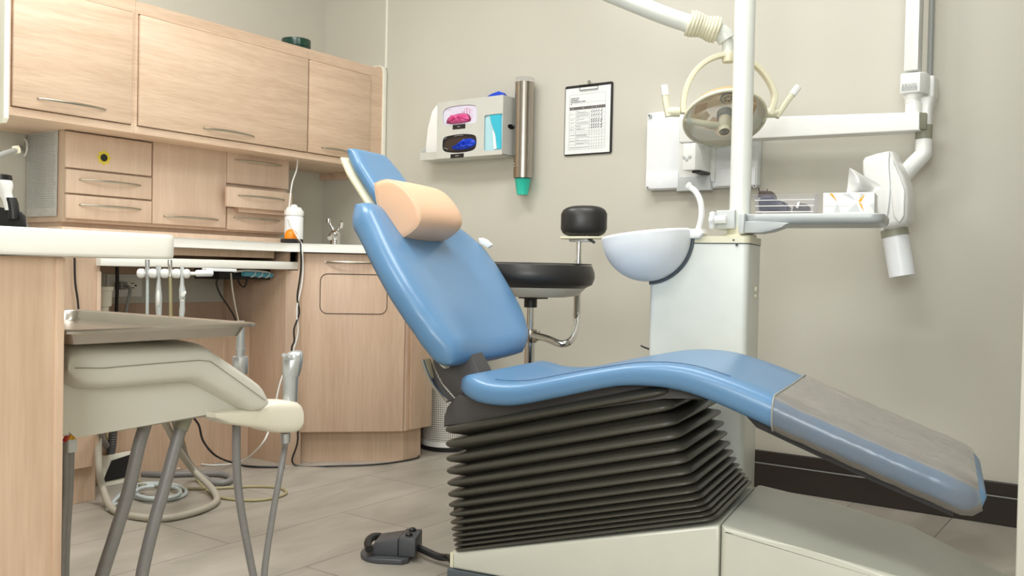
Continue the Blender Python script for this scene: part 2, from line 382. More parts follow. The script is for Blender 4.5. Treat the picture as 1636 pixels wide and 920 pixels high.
# ================================================================== DRAWER CABINET ON THE COUNTER
XD = -3.38
def yz(x, y, X=XD): p = on(0, X, x, y); return p.y, p.z
ya = yz(106, 280)[0]; yb = yz(461.5, 300)[0]
t = thing('drawer_cabinet', 'wooden countertop drawer cabinet under the upper cabinets with flower sticker', 'cabinet', (LW, (ya+yb)/2, .936))
b = NB(); box(b, LW+.001, XD-.018, ya, yb, .958, 1.304); box(b, LW+.001, XD-.05, ya+.01, yb-.01, .937, .958); obj('body', b, 'wood_front', t, False)
def front(x0, y0, x1, y1, name, X=XD, hp=None, bev=.004, parent=None):
    a, c = yz(x0, y0, X), yz(x1, y1, X)
    b = NB(); box(b, X-.018, X, a[0], c[0], c[1], a[1], bev); o = obj(name, b, 'wood_front', parent or t)
    if hp:
        p0, p1 = on(0, X, *hp[:2]), on(0, X, *hp[2:]); p0.z = p1.z = (p0.z+p1.z)/2; handle(o, p0, p1, (1, 0, 0))
    return o
fz = []
top = front(106, 209, 242.5, 281.5, 'flap_door')
front(106, 269.5, 242.5, 319, 'drawer', hp=(127, 288, 224, 295)); front(106, 310, 242.5, 357, 'drawer', hp=(127, 327.5, 224, 334))
front(245.5, 226, 361, 364.5, 'door', hp=(262, 345.5, 348, 351))
front(363.5, 241, 461.5, 303, 'drawer', hp=(376, 256.5, 449, 264)); front(364, 331, 461, 372.5, 'drawer', hp=(374, 348, 446, 352))
od = front(363, 297.5, 467, 338.5, 'drawer', X=XD+.045, hp=(381, 313, 454, 318.5))
a0 = yz(375, 305)[0]; b = NB(); box(b, XD-.02, XD+.03, a0, yb-.02, 1.045, 1.075); obj('drawer_box', b, 'wood_in', od, False)
# flower sticker
p = on(0, XD, 166, 252)
b = NB(); lobe = []
for i in range(48):
    a = 2*math.pi*i/48; rr = .026+.0035*math.cos(8*a); lobe.append(Vector((XD+.0002, p.y+rr*math.cos(a), p.z+rr*math.sin(a))))
prism(b, lobe, (.0006, 0, 0)); st = obj('sticker', b, 'yellow', top, False, label='yellow flower sticker')
b = NB(); cyl(b, (XD+.0006, p.y, p.z), (XD+.0016, p.y, p.z), .0145, n=32); obj('sticker_center', b, 'black', st, False, label='black round centre')
# board under it
b = NB(); box(b, LW+.001, -3.315, ya-.05, yb+.015, .9005, .936, .003); tag(obj('plinth_board', b, 'wood_front'), 'wooden board lying on the counter under the drawer cabinet', 'board')
# paper taped on its side
b = NB(); p0 = Vector((XD-.02, ya-.004, 0)); xa = on(1, ya-.004, 44, 250).x; xb = on(1, ya-.004, 92, 250).x; za, zc = on(1, ya-.004, 60, 207).z, on(1, ya-.004, 60, 346).z
n = 12; R = []
for i in range(n+1):
    x = xa+(xb-xa)*i/n; y_ = ya-.003-.0015*(1+math.sin(i*.9)); R.append([Vector((x, y_, za)), Vector((x, y_-.0008, za)), Vector((x, y_-.0028, zc)), Vector((x, y_-.002, zc))])
loft(b, R); t = obj('paper_sheet', b, 'paper_old', None, False); tag(t, 'grey printed list taped to the side of the drawer cabinet', 'paper')
b = NB()
for i in range(34):
    z = za-.025-i*(za-zc-.05)/34; x = xa+.012
    while x < xb-.02:
        l = random.uniform(.006, .02); box(b, x, min(x+l, xb-.01), ya-.0092, ya-.0086, z, z+.0022); x += l+.004
    if i > 40: break
tp = obj('printed_lines', b, 'ink_faint', t, False)

# ================================================================== COUNTERTOP and base units
XC = -2.865
n45 = Vector((.7071, -.7071, 0))
def on45(c, x, y):
    d = ray(x, y); return C+d*((c-C.dot(n45))/d.dot(n45))
cf = -3.8   # door plane of the corner unit (n45.p)
P0 = on45(cf, 480, 540); P1 = on45(cf, 645.5, 600)
qx = XC; qy = (qx*.7071-(cf+.025))/.7071
x2 = -2.515; y2 = (x2*.7071-(cf+.025))/.7071
b = NB(); prism(b, [Vector(q) for q in ((LW+.002, 1.0, .866), (qx, 1.0, .866), (qx, qy-.02, .866), (qx+.012, qy+.01, .866), (x2, y2, .866), (x2+.012, y2+.03, .866), (x2+.012, 3.05, .866), (-2.9, 3.39, .866), (LW+.002, 3.39, .866))], (0, 0, .034), .004)
tag(obj('countertop', b, 'laminate'), 'cream laminate countertop running along the left wall to the corner sink', 'countertop')
# left pedestal
t = thing('base_cabinet', 'wooden pedestal base cabinet under the left counter with recessed plinth', 'cabinet', (-3.2, 1.35, 0))
b = NB(); box(b, LW+.01, -2.90, 1.0, on(0, -2.9, 158, 600).y, .122, .865, .002); obj('body', b, 'wood_v', t, False)
b = NB(); yp = on(0, -2.93, 152, 780).y; box(b, LW+.01, -2.93, 1.0, yp, 0, .1215, .001); obj('plinth', b, 'wood_v', t, False)
ypd = on(0, -2.9, 158, 600).y
b = NB(); box(b, -2.901, -2.893, ypd-.014, ypd, .122, .775, .001); obj('edge_strip', b, 'wood_front', t)
# apron and pull-out shelf
b = NB(); ye = on(0, -2.93, 438, 400).y; box(b, -2.95, -2.93, ypd+.001, ye, .838, .8655); tag(obj('apron_rail', b, 'wood_v', None, False), 'narrow wooden rail under the countertop above the knee space', 'rail')
ys0, ys1 = on(0, -2.87, 161, 420).y, on(0, -2.87, 481, 425).y
zs1 = on(0, -2.87, 300, 413.5).z; zs0 = on(0, -2.87, 300, 427.5).z
b = NB(); box(b, -3.25, -2.87, ys0, ys1, zs0, zs1, .004); tag(obj('pull_out_shelf', b, 'laminate'), 'cream pull-out shelf over the knee space below the countertop', 'shelf')
# knee-space back and side
kb = -3.30
b = NB(); box(b, -3.14, -3.12, ypd+.002, 2.499, 0, .56, .001); tag(obj('modesty_panel', b, 'wood_v', None, False), 'wooden lower panel standing on the floor at the back of the knee space', 'panel')
b = NB(); box(b, kb-.02, kb, ypd+.002, 2.499, .30, .648); tag(obj('back_panel', b, 'wood_in', None, False), 'wooden back board of the knee space just above the lower panel', 'panel')
b = NB(); box(b, kb-.02, kb-.002, ypd+.002, 2.499, .6485, .765); tag(obj('wall_board', b, 'wall', None, False), 'grey wall strip at the back of the knee space carrying the outlet', 'panel')
b = NB(); box(b, kb-.02, kb, ypd+.002, 2.499, .7655, .864); tag(obj('rail_board', b, 'wood_in', None, False), 'wooden rail at the back just under the countertop', 'rail')
# corner unit
t = thing('corner_cabinet', 'angled wooden corner sink cabinet with a framed panel in its door', 'cabinet', (-2.9, 2.9, 0))
c1 = cf-.02
def p45(c, x): return Vector((x, (x*.7071-c)/.7071, 0))
xl, xr = P0.x-.005, -2.552
A0 = p45(c1, xl-.02); A1 = p45(c1, xr)
b = NB(); prism(b, [Vector((q[0], q[1], .132)) for q in ((A0.x, A0.y), (A1.x, A1.y), (xr, 3.005), (-3.0, 3.25), (-3.4, 3.385), (-3.5, 3.0))], (0, 0, .733)); obj('body', b, 'wood_v', t, False)
T0 = p45(c1-.035, xl-.055); T1 = p45(c1-.035, xr-.03)
b = NB(); prism(b, [Vector((q[0], q[1], 0)) for q in ((T0.x, T0.y), (T1.x, T1.y), (T1.x, 2.98), (-3.0, 3.22), (-3.45, 3.0))], (0, 0, .1315)); obj('plinth', b, 'wood_v', t, False)
b = NB(); box(b, kb-.02, A0.x-.03, 2.50, 2.518, .0, .865, .001); obj('knee_side_panel', b, 'wood_v', t)
b = NB(); prism(b, [Vector(q) for q in ((A0.x-.032, 2.498, 0), (P0.x-.002, P0.y-.010, 0), (P0.x-.002, P0.y+.012, 0), (A0.x-.032, 2.53, 0))], (0, 0, zs0-.003), .001); obj('edge_strip', b, 'wood_front', t)
uu = (P1-P0); uu.z = 0; uu.normalize()
Md = frame(uu, n45, Z, (P0.x, P0.y, 0)); dl = (Vector((P1.x, P1.y, 0))-Vector((P0.x, P0.y, 0))).length
b = NB(); obox(b, Md, 0, dl, -.018, 0, .132, .862, bev=.004); dr = obj('door', b, 'wood_v', t)
pa, pb_ = on45(cf, 512, 437), on45(cf, 618, 502)
l0 = (pa-P0).dot(uu); l1 = (pb_-P0).dot(uu); zc0, zc1 = pb_.z, pa.z
b = NB()
rin = rrect(l1-l0, zc1-zc0, .03, 6, (l0+l1)/2, (zc0+zc1)/2)
pts = [Md @ Vector((x, .0006, z)) for x, z in rin]; pts += pts[:1]
tube(b, pts, .0016, n=6, sm=False); obj('panel_groove', b, 'brown_dark', dr, label='dark rounded rectangle groove')
h0 = on45(cf, 520, 418.5); h1 = h0+uu*.205; h0.z = h1.z; handle(dr, h0, h1, n45)
b = NB(); box(b, xr-.001, xr+.012, A1.y+.016, 3.002, .135, .862, .003); obj('side_panel', b, 'wood_v', t)

# faucet
fp = at(535, 391, 4.45); fx, fy = fp.x, fp.y
t = thing('faucet', 'chrome tap with two lever handles behind the corner counter edge', 'faucet', (fx, fy, .9))
b = NB(); lathe(b, (fx, fy, .901), (0, 0, 1), [(.030, 0), (.030, .006), (.026, .012), (.024, .04), (.027, .055), (.026, .075), (.014, .088), (.001, .090)]); obj('body', b, 'chrome', t)
b = NB(); q = -FWH; tube(b, [(fx, fy, .955), Vector((fx, fy, .962))+q*.05, Vector((fx, fy, .960))+q*.10, Vector((fx, fy, .945))+q*.125], .012); obj('spout', b, 'chrome', t)
for sg in (-1, 1):
    e = Vector((fx, fy, .985))+RT*(-.030 if sg < 0 else .026)+Z*(.045 if sg < 0 else .022)
    b = NB(); tube(b, [(fx, fy, .975), Vector((fx, fy, .975)).lerp(e, .6), e], .006); lathe(b, e-Z*.012, (sg*.25, 0, 1), [(.002, 0), (.010, .004), (.0125, .012), (.011, .024 if sg < 0 else .034), (.003, .028 if sg < 0 else .04)], 16); obj('lever', b, 'chrome', t)
# wipes canister, orange dome, black box
q = at(469, 388, 4.18); t = thing('wipes_canister', 'tall white cylindrical canister on the counter beside the drawer cabinet', 'canister', (q.x, q.y, .9))
b = NB(); lathe(b, (q.x, q.y, .901), (0, 0, 1), [(.039, 0), (.042, .004), (.042, .13), (.039, .135), (.039, .14)]); obj('body', b, 'white_cool', t)
b = NB(); lathe(b, (q.x, q.y, 1.041), (0, 0, 1), [(.044, 0), (.044, .018), (.037, .026), (.032, .036), (.016, .038), (.013, .048), (.001, .050)]); obj('lid', b, 'white', t)
q = at(458, 384, 3.95); b = NB(); box(b, q.x-.03, q.x+.05, q.y-.01, q.y+.05, .901, .926, .004); tag(obj('power_adapter', b, 'black'), 'small black box on the counter beside the wooden board', 'box')
b = NB(); q = at(459, 384, 3.97); lathe(b, (q.x, q.y+.02, .927), (0, 0, 1), [(.028, 0), (.028, .008), (.026, .022), (.019, .036), (.008, .042), (.001, .043)]); tag(obj('orange_cap', b, 'orange'), 'orange dome-shaped cap on the small black box', 'cap')
# cords at the front of the corner unit
def cordpts(L): return [at(*q) for q in L]
b = NB(); tube(b, [on(0, -3.32, 476, 243), on(0, -3.28, 474, 270), on(0, -3.26, 466, 296), on(0, -3.24, 461, 345), on(0, -3.15, 463, 356), on(0, -3.05, 472, 373), on(0, -2.95, 479, 385), on(0, -2.822, 482, 392), on(0, -2.822, 484, 425), on(0, -2.822, 482, 455), on(0, -2.822, 474, 495), on(0, -2.822, 476, 530), on(0, -2.822, 466, 566), on(0, -2.822, 448, 610), on(0, -2.822, 432, 680), on(0, -2.822, 416, 712), on(2, .006, 385, 737), on(2, .006, 345, 743), on(2, .006, 310, 741), on(2, .006, 283, 749)], .0032, 8)
tag(obj('white_cord', b, 'white'), 'thin white cord hanging from the upper cabinets down to the floor', 'cord')
b = NB(); tube(b, [at(476, 383, 3.82), on(0, -2.90, 478, 385.5), on(0, -2.822, 480.5, 392), on(0, -2.822, 481, 425), on(0, -2.822, 479, 445), on(0, -2.822, 475, 475), on(0, -2.822, 478, 500), on(0, -2.822, 470, 525), on(0, -2.822, 470, 545), on(0, -2.822, 466, 560), on(0, -2.822, 470, 620), on(0, -2.822, 476, 700), on(2, .006, 470, 742), on(2, .006, 540, 744), on(2, .006, 610, 741), on(2, .006, 664, 732), on(2, .006, 668, 725), on(2, .006, 660, 715)], .0036, 8)
tag(obj('extension_wire', b, 'black'), 'black cord dropping from the counter and running along the corner cabinet plinth', 'cord')
b = NB(); tube(b, [on(0, -2.885, 119, 409), on(0, -2.885, 120, 450), on(0, -2.885, 125, 490), on(0, -2.885, 128, 560)], .0034, 8)
tag(obj('extension_wire', b, 'black'), 'short black cord hanging in front of the left pedestal cabinet', 'cord')
b = NB(); tube(b, [on(0, -2.99, 310, 668), on(0, -2.98, 318, 680), on(0, -2.97, 325, 705), on(0, -2.95, 345, 728), on(2, .006, 375, 740), on(2, .006, 400, 745), on(2, .006, 455, 746)], .0042, 8)
tag(obj('extension_wire', b, 'black'), 'black cord curving down under the knee space to the floor', 'cord')

# ================================================================== ITEMS IN THE KNEE SPACE
p = on(0, kb+.001, 199, 456); X0 = kb-.003
t = thing('wall_outlet', 'white double wall outlet with a grey plug under the counter', 'outlet', (X0, p.y, p.z-.05))
b = NB(); box(b, X0, X0+.006, p.y-.075, p.y+.075, p.z-.045, p.z+.045, .003); obj('plate', b, 'white', t)
b = NB()
for dy in (-.03, .03):
    cyl(b, (X0+.006, p.y+dy, p.z), (X0+.009, p.y+dy, p.z), .021, n=24)
obj('socket', b, 'cream', t)
b = NB()
for dz in (-.009, .009): box(b, X0+.009, X0+.0105, p.y+.022, p.y+.038, p.z+dz-.0015, p.z+dz+.0015)
cyl(b, (X0+.009, p.y+.044, p.z), (X0+.0105, p.y+.044, p.z), .004, n=8); obj('slot', b, 'black', t, False)
b = NB(); box(b, X0+.009, X0+.05, p.y-.046, p.y-.014, p.z-.015, p.z+.015, .005); tube(b, [(X0+.045, p.y-.03, p.z), (X0+.08, p.y-.025, p.z-.01), (X0+.09, p.y-.04, p.z-.07), (X0+.09, p.y-.07, p.z-.2)], .006)
tag(obj('power_plug', b, 'grey_mid'), 'grey plug with its cable in the outlet under the counter', 'plug')
b = NB(); q = on(0, -3.22, 187, 426); tube(b, [q, on(0, -3.22, 187.5, 450), on(0, -3.22, 186, 500), on(0, -3.22, 186, 560)], .0065, sm=False); tag(obj('black_hose', b, 'black'), 'straight black tube hanging in front of the white outlet', 'hose')
q = on(0, -3.05, 166, 458); b = NB(); lathe(b, q-Z*.10, (0, 0, 1), [(.017, 0), (.018, .03), (.026, .032), (.028, .085), (.032, .087), (.034, .10), (.028, .1)]); tag(obj('suction_cup', b, 'cream'), 'cream plastic suction connector hanging beside the left pedestal', 'connector')
# black tray box under the shelf and things on it
q0, q1 = on(0, -3.0, 350, 434), on(0, -3.0, 459, 447)
b = NB(); box(b, -3.16, -3.0, q0.y, q1.y, q1.z, zs0-.001, .003); tag(obj('black_box', b, 'black'), 'flat black box fixed under the right end of the pull-out shelf', 'box')
b = NB(); e0, e1 = on(0, -2.96, 388, 437), on(0, -2.96, 434, 440); mid = (e0+e1)/2
tube(b, [e0, e0.lerp(e1, .3), e0.lerp(e1, .7), e1], .010, 12); t = obj('handset', b, 'aqua'); tag(t, 'pale blue handset held under the shelf with its white cable wrapped round', 'handset')
b = NB()
for k in range(3):
    c = e0.lerp(e1, .35+.22*k); tube(b, [c+Vector((.012*math.cos(a), .02*math.sin(a)*.4+.004*k, .011*math.sin(a))) for a in [i*math.pi/5 for i in range(11)]], .002, 6, sm=False)
tube(b, [e0.lerp(e1, -.3)+Z*.006, e0.lerp(e1, .2)+Z*.013, e0.lerp(e1, .8)+Z*.012, e0.lerp(e1, 1.05)+Z*.002], .0045, 8); obj('cable', b, 'white', t, label='white wrapped cable')
# handpiece holder bar
hd = 2.62
t = thing('instrument_holder', 'white rounded bar holding four hanging handpieces under the foreground counter', 'holder', at(262, 450, hd))
b = NB(); y0 = 436.5
for k, (xa_, xb_) in enumerate(((219.5, 232), (238, 251.5), (257, 270), (275, 289), (293, 303.5))):
    a, c = at(xa_, y0+(k*.15), hd), at(xb_, y0+(k*.15), hd); d = (c-a).normalized(); L = (c-a).length; r = .0135
    lathe(b, a, d, [(.001, 0), (r*.62, .0008), (r*.90, .0035), (r, .0075), (r, L-.0075), (r*.90, L-.0035), (r*.62, L-.0008), (.001, L)], 20)
cyl(b, at(225, y0, hd), at(318, y0+.5, hd+.02), .005, n=12); obj('holder_bar', b, 'white', t)
b = NB(); cyl(b, at(313, y0, hd+.02), at(339, y0, hd+.06), .0095, n=16, bev=.003); obj('arm_sleeve', b, 'white_cool', t)
b = NB(); a, c = at(330, 433, hd+.05), at(378, 434.5, hd+.12); tube(b, [a, c], .01, flat=(.012, .005), ref=RT, sm=False) if False else prism(b, [a, c, c+Vector((-.05, .02, 0)), a+Vector((-.05, .02, 0))], (0, 0, .009), .002); obj('arm', b, 'white_cool', t)
def hang(x, parts, label):
    t = thing('handpiece', label, 'handpiece', at(x, 500, hd), 'hanging handpieces')
    for nm, m, prof in parts:
        b = NB(); R = []
        for yy, rr, dx in prof: R.append(ring(at(x+dx, yy, hd), RT, Vector((-_sy, _cy, 0)), rr, rr, 14))
        loft(b, R); obj(nm, b, m, t)
s = .0018
hang(235.5, [('collar', 'silver', [(414.6, .0066, 0), (440, .0062, .3), (446, .0050, .3)]), ('hose', 'hose_pale', [(446.2, .0040, .2), (500, .0045, -.2), (560, .0045, -.5)])], 'pale green tube hanging nearest the left end of the white holder bar')
hang(253.5, [('head', 'grey_light', [(424, .0078, -.5), (431, .007, 0), (441, .0045, .6), (447, .0040, .5)]), ('body', 'grey_light', [(447.2, .0050, .4), (462, .0075, 0), (473, .0095, .2), (487, .0088, 0), (500, .0078, .4), (540, .006, .4)])], 'grey handpiece with an oval white grip, second on the holder bar')
o = bpy.data.objects.new('x', None)
b = NB(); c = at(252.8, 476, hd-.010); lathe(b, c-Z*.026, Z, [(.0005, 0), (.004, .006), (.0055, .02), (.0045, .04), (.0005, .05)], 12); obj('grip', b, 'white', bpy.data.objects['handpiece.001'], label='oval white grip')
hang(272, [('collar', 'chrome', [(415, .0062, -.6), (422, .0068, -.4), (430, .0055, 0), (442, .0060, 0)]), ('hose', 'hose_yellow', [(442.2, .0044, .2), (500, .0045, .8), (560, .0045, 1)])], 'chrome-topped tube with yellowish hose, third on the white holder bar')
hang(291, [('head', 'grey_light', [(426, .0052, -.2), (429, .0055, 0), (440, .0048, .2), (455, .0060, 0), (463, .0092, .2), (478, .0080, 0)]), ('collar', 'white', [(478.2, .0068, .2), (481, .0068, .2)]), ('hose', 'grey_light', [(481.2, .0072, .2), (489, .0070, .2), (495, .0082, 0), (505, .007, -.8), (540, .006, -1)])], 'grey handpiece with a white thumb valve, rightmost on the holder bar')
b = NB(); prism(b, [at(x, y, hd-.010) for x, y in ((288.5, 472), (290, 468), (296, 464.5), (298, 467), (295, 473), (291, 475))], ray(290, 470)*-.006, .001); obj('valve', b, 'white', bpy.data.objects['handpiece.003'], label='white thumb valve')
bpy.data.objects.remove(o)
# thin cables in the knee space
b = NB(); tube(b, [on(0, -3.02, 347, 446), on(0, -3.02, 346, 455), on(0, -3.02, 353, 472), on(0, -3.05, 368, 495), on(0, -3.05, 377, 515), on(0, -3.05, 380, 560)], .0035, 8); tag(obj('black_cable', b, 'black'), 'thin black cable sagging from the flat black box', 'cable')
b = NB(); tube(b, [on(0, -2.93, 369, 436), on(0, -2.93, 371, 460), on(0, -2.93, 376, 490), on(0, -2.93, 381, 514), on(0, -2.93, 386, 560)], .0032, 8); tag(obj('grey_cable', b, 'hose_warm'), 'thin pale grey cable hanging from the white holder arm', 'cable')
b = NB(); tube(b, [on(0, -3.0, 380, 446), on(0, -3.0, 384, 455), on(0, -3.0, 391, 458), on(0, -3.0, 395, 446)], .003, 8); tag(obj('cable_loop', b, 'black'), 'small black cable loop below the flat black box', 'cable')

# ================================================================== FOREGROUND COUNTER AND CABINET
XQ = -1.30
t = thing('foreground_cabinet', 'wooden cabinet at the left edge of the photo in the foreground', 'cabinet', (-1.6, .2, 0))
ye = on(0, XQ-.02, 99.5, 600).y
b = NB(); box(b, -1.85, XQ-.02, -.6, ye, .0, .809, .002); obj('body', b, 'wood_v', t, False)
b = NB(); box(b, XQ-.021, XQ-.0175, ye-.012, ye+.001, .002, .808, .001); obj('edge_strip', b, 'wood_v', t)
y9 = on(0, XQ, 290, 395).y
b = NB(); pl = [(-1.88, -.65), (XQ, -.65)]+[(XQ-.03+.03*math.cos(a), y9-.03+.03*math.sin(a)) for a in [i*math.pi/12 for i in range(7)]]+[(-1.88, y9)]
prism(b, [Vector((x, y, .8105)) for x, y in pl], (0, 0, .039), .005); tag(obj('foreground_countertop', b, 'laminate'), 'thick cream foreground countertop with rounded corner on the left cabinet', 'countertop')

# curing light and hose at far left
t = thing('curing_light', 'white and black curing light standing in its black holder at far left', 'curing light', on(0, -3.2, 16, 360))
def g(x, y, d=2.75): return at(x, y, d)
b = NB(); prism(b, [g(*q) for q in ((-25, 372), (-25, 336), (-5, 328), (6, 334), (25, 336), (35, 338), (41, 345), (42, 358), (43, 372))], Vector((-.10, .05, 0)), .004); obj('holder', b, 'black', t)
b = NB(); R = [ring(g(*q[:2]), RT, Vector((-_sy, _cy, 0)), q[2], q[2], 16) for q in ((4, 288, .026), (6, 296, .026), (8, 306, .019), (13, 320, .0155), (17, 336, .0155))]; loft(b, R); obj('body', b, 'white', t)
b = NB(); R = [ring(g(*q[:2]), RT, Vector((-_sy, _cy, 0)), q[2], q[2], 16) for q in ((0, 278, .016), (3, 280, .027), (4, 287.5, .0275))]; loft(b, R); obj('cap', b, 'black_gloss', t)
b = NB(); R = [ring(g(*q[:2]), RT, Vector((-_sy, _cy, 0)), q[2], q[2], 16) for q in ((17, 316, .0162), (20, 325, .0164), (22, 340, .0164), (22, 350, .0164))]; loft(b, R); obj('grip', b, 'black', t)
t = thing('hose_clip', 'white ring clip with grey hose on the side of the drawer cabinet', 'hose', on(0, -3.52, 38, 240))
b = NB(); c = on(1, ya-.012, 39, 235); tube(b, [c+Vector((.022*math.cos(a), 0, .032*math.sin(a))) for a in [i*math.pi/8 for i in range(17)]], .005, sm=False); obj('clip', b, 'white', t)
b = NB(); tube(b, [c+Vector((0, -.015, -.006)), at(22, 241, 3.1), at(-4, 250, 2.9), at(-40, 270, 2.8)], .010); obj('hose', b, 'grey_mid', t)
b = NB(); a = at(26, 239.5, 3.14); cyl(b, a-RT*.008, a+RT*.008+Z*.002, .0135, n=16); obj('collar', b, 'ivory', t)

# ================================================================== DELIVERY UNIT
XU = -1.385
def u(x, y, X=XU): return on(0, X, x, y)
t = thing('delivery_unit', 'beige dental delivery unit with hoses beside the left foreground cabinet', 'dental unit', (XU-.2, 1.0, 0))
lo = [(100, 597), (112, 600), (120, 618), (140, 627), (165, 628), (318, 614), (400, 660), (412, 661), (424, 652), (430, 636), (335, 577), (318, 576), (165, 588), (100, 588)]
hi = [(100, 586), (165, 586), (318, 574.5), (336, 575.5), (430, 634), (430, 622), (423, 611), (412, 601), (337, 548), (325, 545), (150, 548), (104, 545)]
dep = Vector((-.34, 0, 0))
def shift(P, X, dy=0): return [u(x, y, X) for x, y in P]
yL = .76
def leftfix(P): return [Vector((p.x, max(p.y, yL), p.z)) for p in P]
def pairloft(pairs, X, depth, power, m, nm, par, n=36, label=None):
    R = []
    for (xa_, ya_), (xb_, yb_) in pairs:
        T, B_ = u(xa_, ya_, X), u(xb_, yb_, X); T.y = max(T.y, .716); B_.y = max(B_.y, .716)
        c = (T+B_)/2; v = (T-B_)/2; R.append(ring(c-Vector((depth/2, 0, 0)), Vector((1, 0, 0)), v.normalized(), depth/2, v.length, n, power))
    b = NB(); loft(b, R); return obj(nm, b, m, par, ang=50, label=label)
pairloft([((109, 586), (109, 592)), ((111, 562), (112, 604)), ((118, 551), (122, 618)), ((134, 547), (138, 626)), ((165, 546), (168, 628.5)), ((240, 545.5), (240, 622)), ((318, 545), (306, 615)), ((335, 548), (319, 615)), ((360, 565), (336, 623)), ((390, 586), (364, 638)), ((412, 602), (386, 650)), ((422, 610), (396, 656)), ((428, 618), (403, 660)), ((431, 627), (411, 661)), ((432, 634), (419, 658)), ((431, 640), (426, 650))], XU, .33, 4.6, 'unit_beige', 'arm_shell', t)
b = NB(); tube(b, [u(x, y, XU+.001) for x, y in ((120, 588), (165, 588), (240, 581.5), (318, 575.5), (336, 577), (380, 608), (424, 639.5))], .0009, 6, 1, sm=False); obj('shell_seam', b, 'khaki_grey', t)
def clampY(P): return [Vector((p.x, max(p.y, .716), p.z)) for p in P]
b = NB(); prism(b, clampY(shift([(62, 701), (112, 697), (119, 692), (398, 657), (408, 652), (408, 640), (330, 600), (318, 570), (66, 555)], XU-.040)), Vector((-.27, 0, 0)), .008, 3); obj('skirt', b, 'unit_beige', t)
pairloft([((345, 660), (345, 668)), ((370, 656), (370, 679)), ((400, 656), (400, 683)), ((425, 648), (425, 687)), ((434, 643), (436, 691)), ((445, 640.5), (447, 693)), ((470, 641), (470, 693)), ((480, 642.5), (480, 691.5)), ((484, 646), (484, 688)), ((485.5, 653), (485.5, 681))], XU-.012, .068, 4.5, 'tray_cream', 'holder_arm', t, label='cream instrument holder arm')
# tray post
b = NB(); q = on(0, XU-.22, 384, 560); q1_ = on(0, XU-.22, 384, 541); cyl(b, (q.x, q.y, q.z-.08), (q1_.x, q1_.y, .685), .0085, n=16); cyl(b, (q.x, q.y, q.z-.05), (q.x, q.y, q.z-.012), .0165, n=20, bev=.002); cyl(b, (q.x, q.y, q.z), (q.x, q.y, q.z+.006), .0105, n=16); obj('tray_post', b, 'silver', t)
# syringe
sx_ = XU-.04
t2 = thing('air_water_syringe', 'silver air water syringe standing in the cream holder arm', 'syringe', on(0, sx_, 465, 645))
b = NB(); R = [ring(on(0, sx_, *q[:2]), RT, Vector((-_sy, _cy, 0)), q[2], q[2], 18) for q in ((463, 645, .0145), (464.5, 600, .0155))]; loft(b, R); obj('barrel', b, 'silver', t2)
b = NB(); R = [ring(on(0, sx_, *q[:2]), RT, Vector((-_sy, _cy, 0)), q[2], q[3], 18) for q in ((465, 600.5, .0168, .0165), (466, 592, .0190, .018), (467.5, 577, .0205, .019), (469, 569, .0195, .018), (471.5, 563, .0150, .014), (474, 560, .0080, .007), (475, 559.3, .002, .002))]; loft(b, R); obj('head', b, 'silver', t2)
b = NB(); a = on(0, sx_+.014, 459, 569)
for k in (-1, 1): lathe(b, a+RT*k*.0062-Z*k*.001, Vector((.6, -.6, .6)), [(.0005, 0), (.0052, .0005), (.0050, .002), (.0005, .0028)], 12)
obj('button', b, 'grey_mid', t2)
b = NB(); cyl(b, on(0, sx_, 456, 707), on(0, sx_, 456, 692), .009, .010, n=16); obj('hose_fitting', b, 'silver', t2)
# hoses
def hose(P, r, m, lb=None, par=t, r2=None, name='hose'):
    b = NB(); tube(b, P, r, 12, 8, r2=r2); return obj(name, b, m, par, label=lb)
hx = XU-.10
hose([u(378, 676, hx), u(378, 740, hx), u(383, 800, hx), u(397, 880, hx), u(410, 940, hx), u(420, 950, hx), u(424, 900, hx), u(436, 820, hx), u(447, 760, hx), u(455, 715, hx), u(456, 704, sx_)], .0085, 'hose', r2=.006)
hose([u(234, 672, hx), u(222, 712, hx), u(205, 785, hx), u(182, 860, hx), u(160, 930, hx), u(150, 985, hx), u(165, 1060, hx)], .0115, 'hose')
hose([u(296, 664, hx), u(284, 700, hx), u(262, 780, hx), u(245, 840, hx), u(226, 925, hx), u(222, 1000, hx)], .0115, 'hose')
b = NB(); cyl(b, u(298, 662, hx), u(288, 686, hx), .0135, n=14); obj('hose_fitting', b, 'khaki_grey', t)
hx2 = XU-.06
hose([u(113, 708, hx2), u(111, 780, hx2), u(106, 860, hx2), u(103, 960, hx2)], .0062, 'hose'); hose([u(105, 708, hx2), u(104, 780, hx2), u(99, 860, hx2), u(97, 960, hx2)], .0062, 'hose')
b = NB(); box(b, hx2-.012, hx2+.012, u(103, 705, hx2).y, u(118, 705, hx2).y, u(110, 722, hx2).z, u(110, 700, hx2).z, .003); obj('connector', b, 'grey_light', t)
for xx, mm in ((109, 'red'), (115, 'gold'), (121, 'gold')):
    b = NB(); tube(b, [u(xx, 692, hx2+.01), u(xx-2, 697, hx2+.01), u(xx-6, 704, hx2+.005)], .0035, 8); obj('wire', b, mm, t, label=('red' if mm == 'red' else 'yellow')+' wire')
# support stem of the unit hidden behind the cabinet
b = NB(); cyl(b, (XU-.3, .80, 0), (XU-.3, .80, .6), .03); obj('support_column', b, 'unit_beige', t)
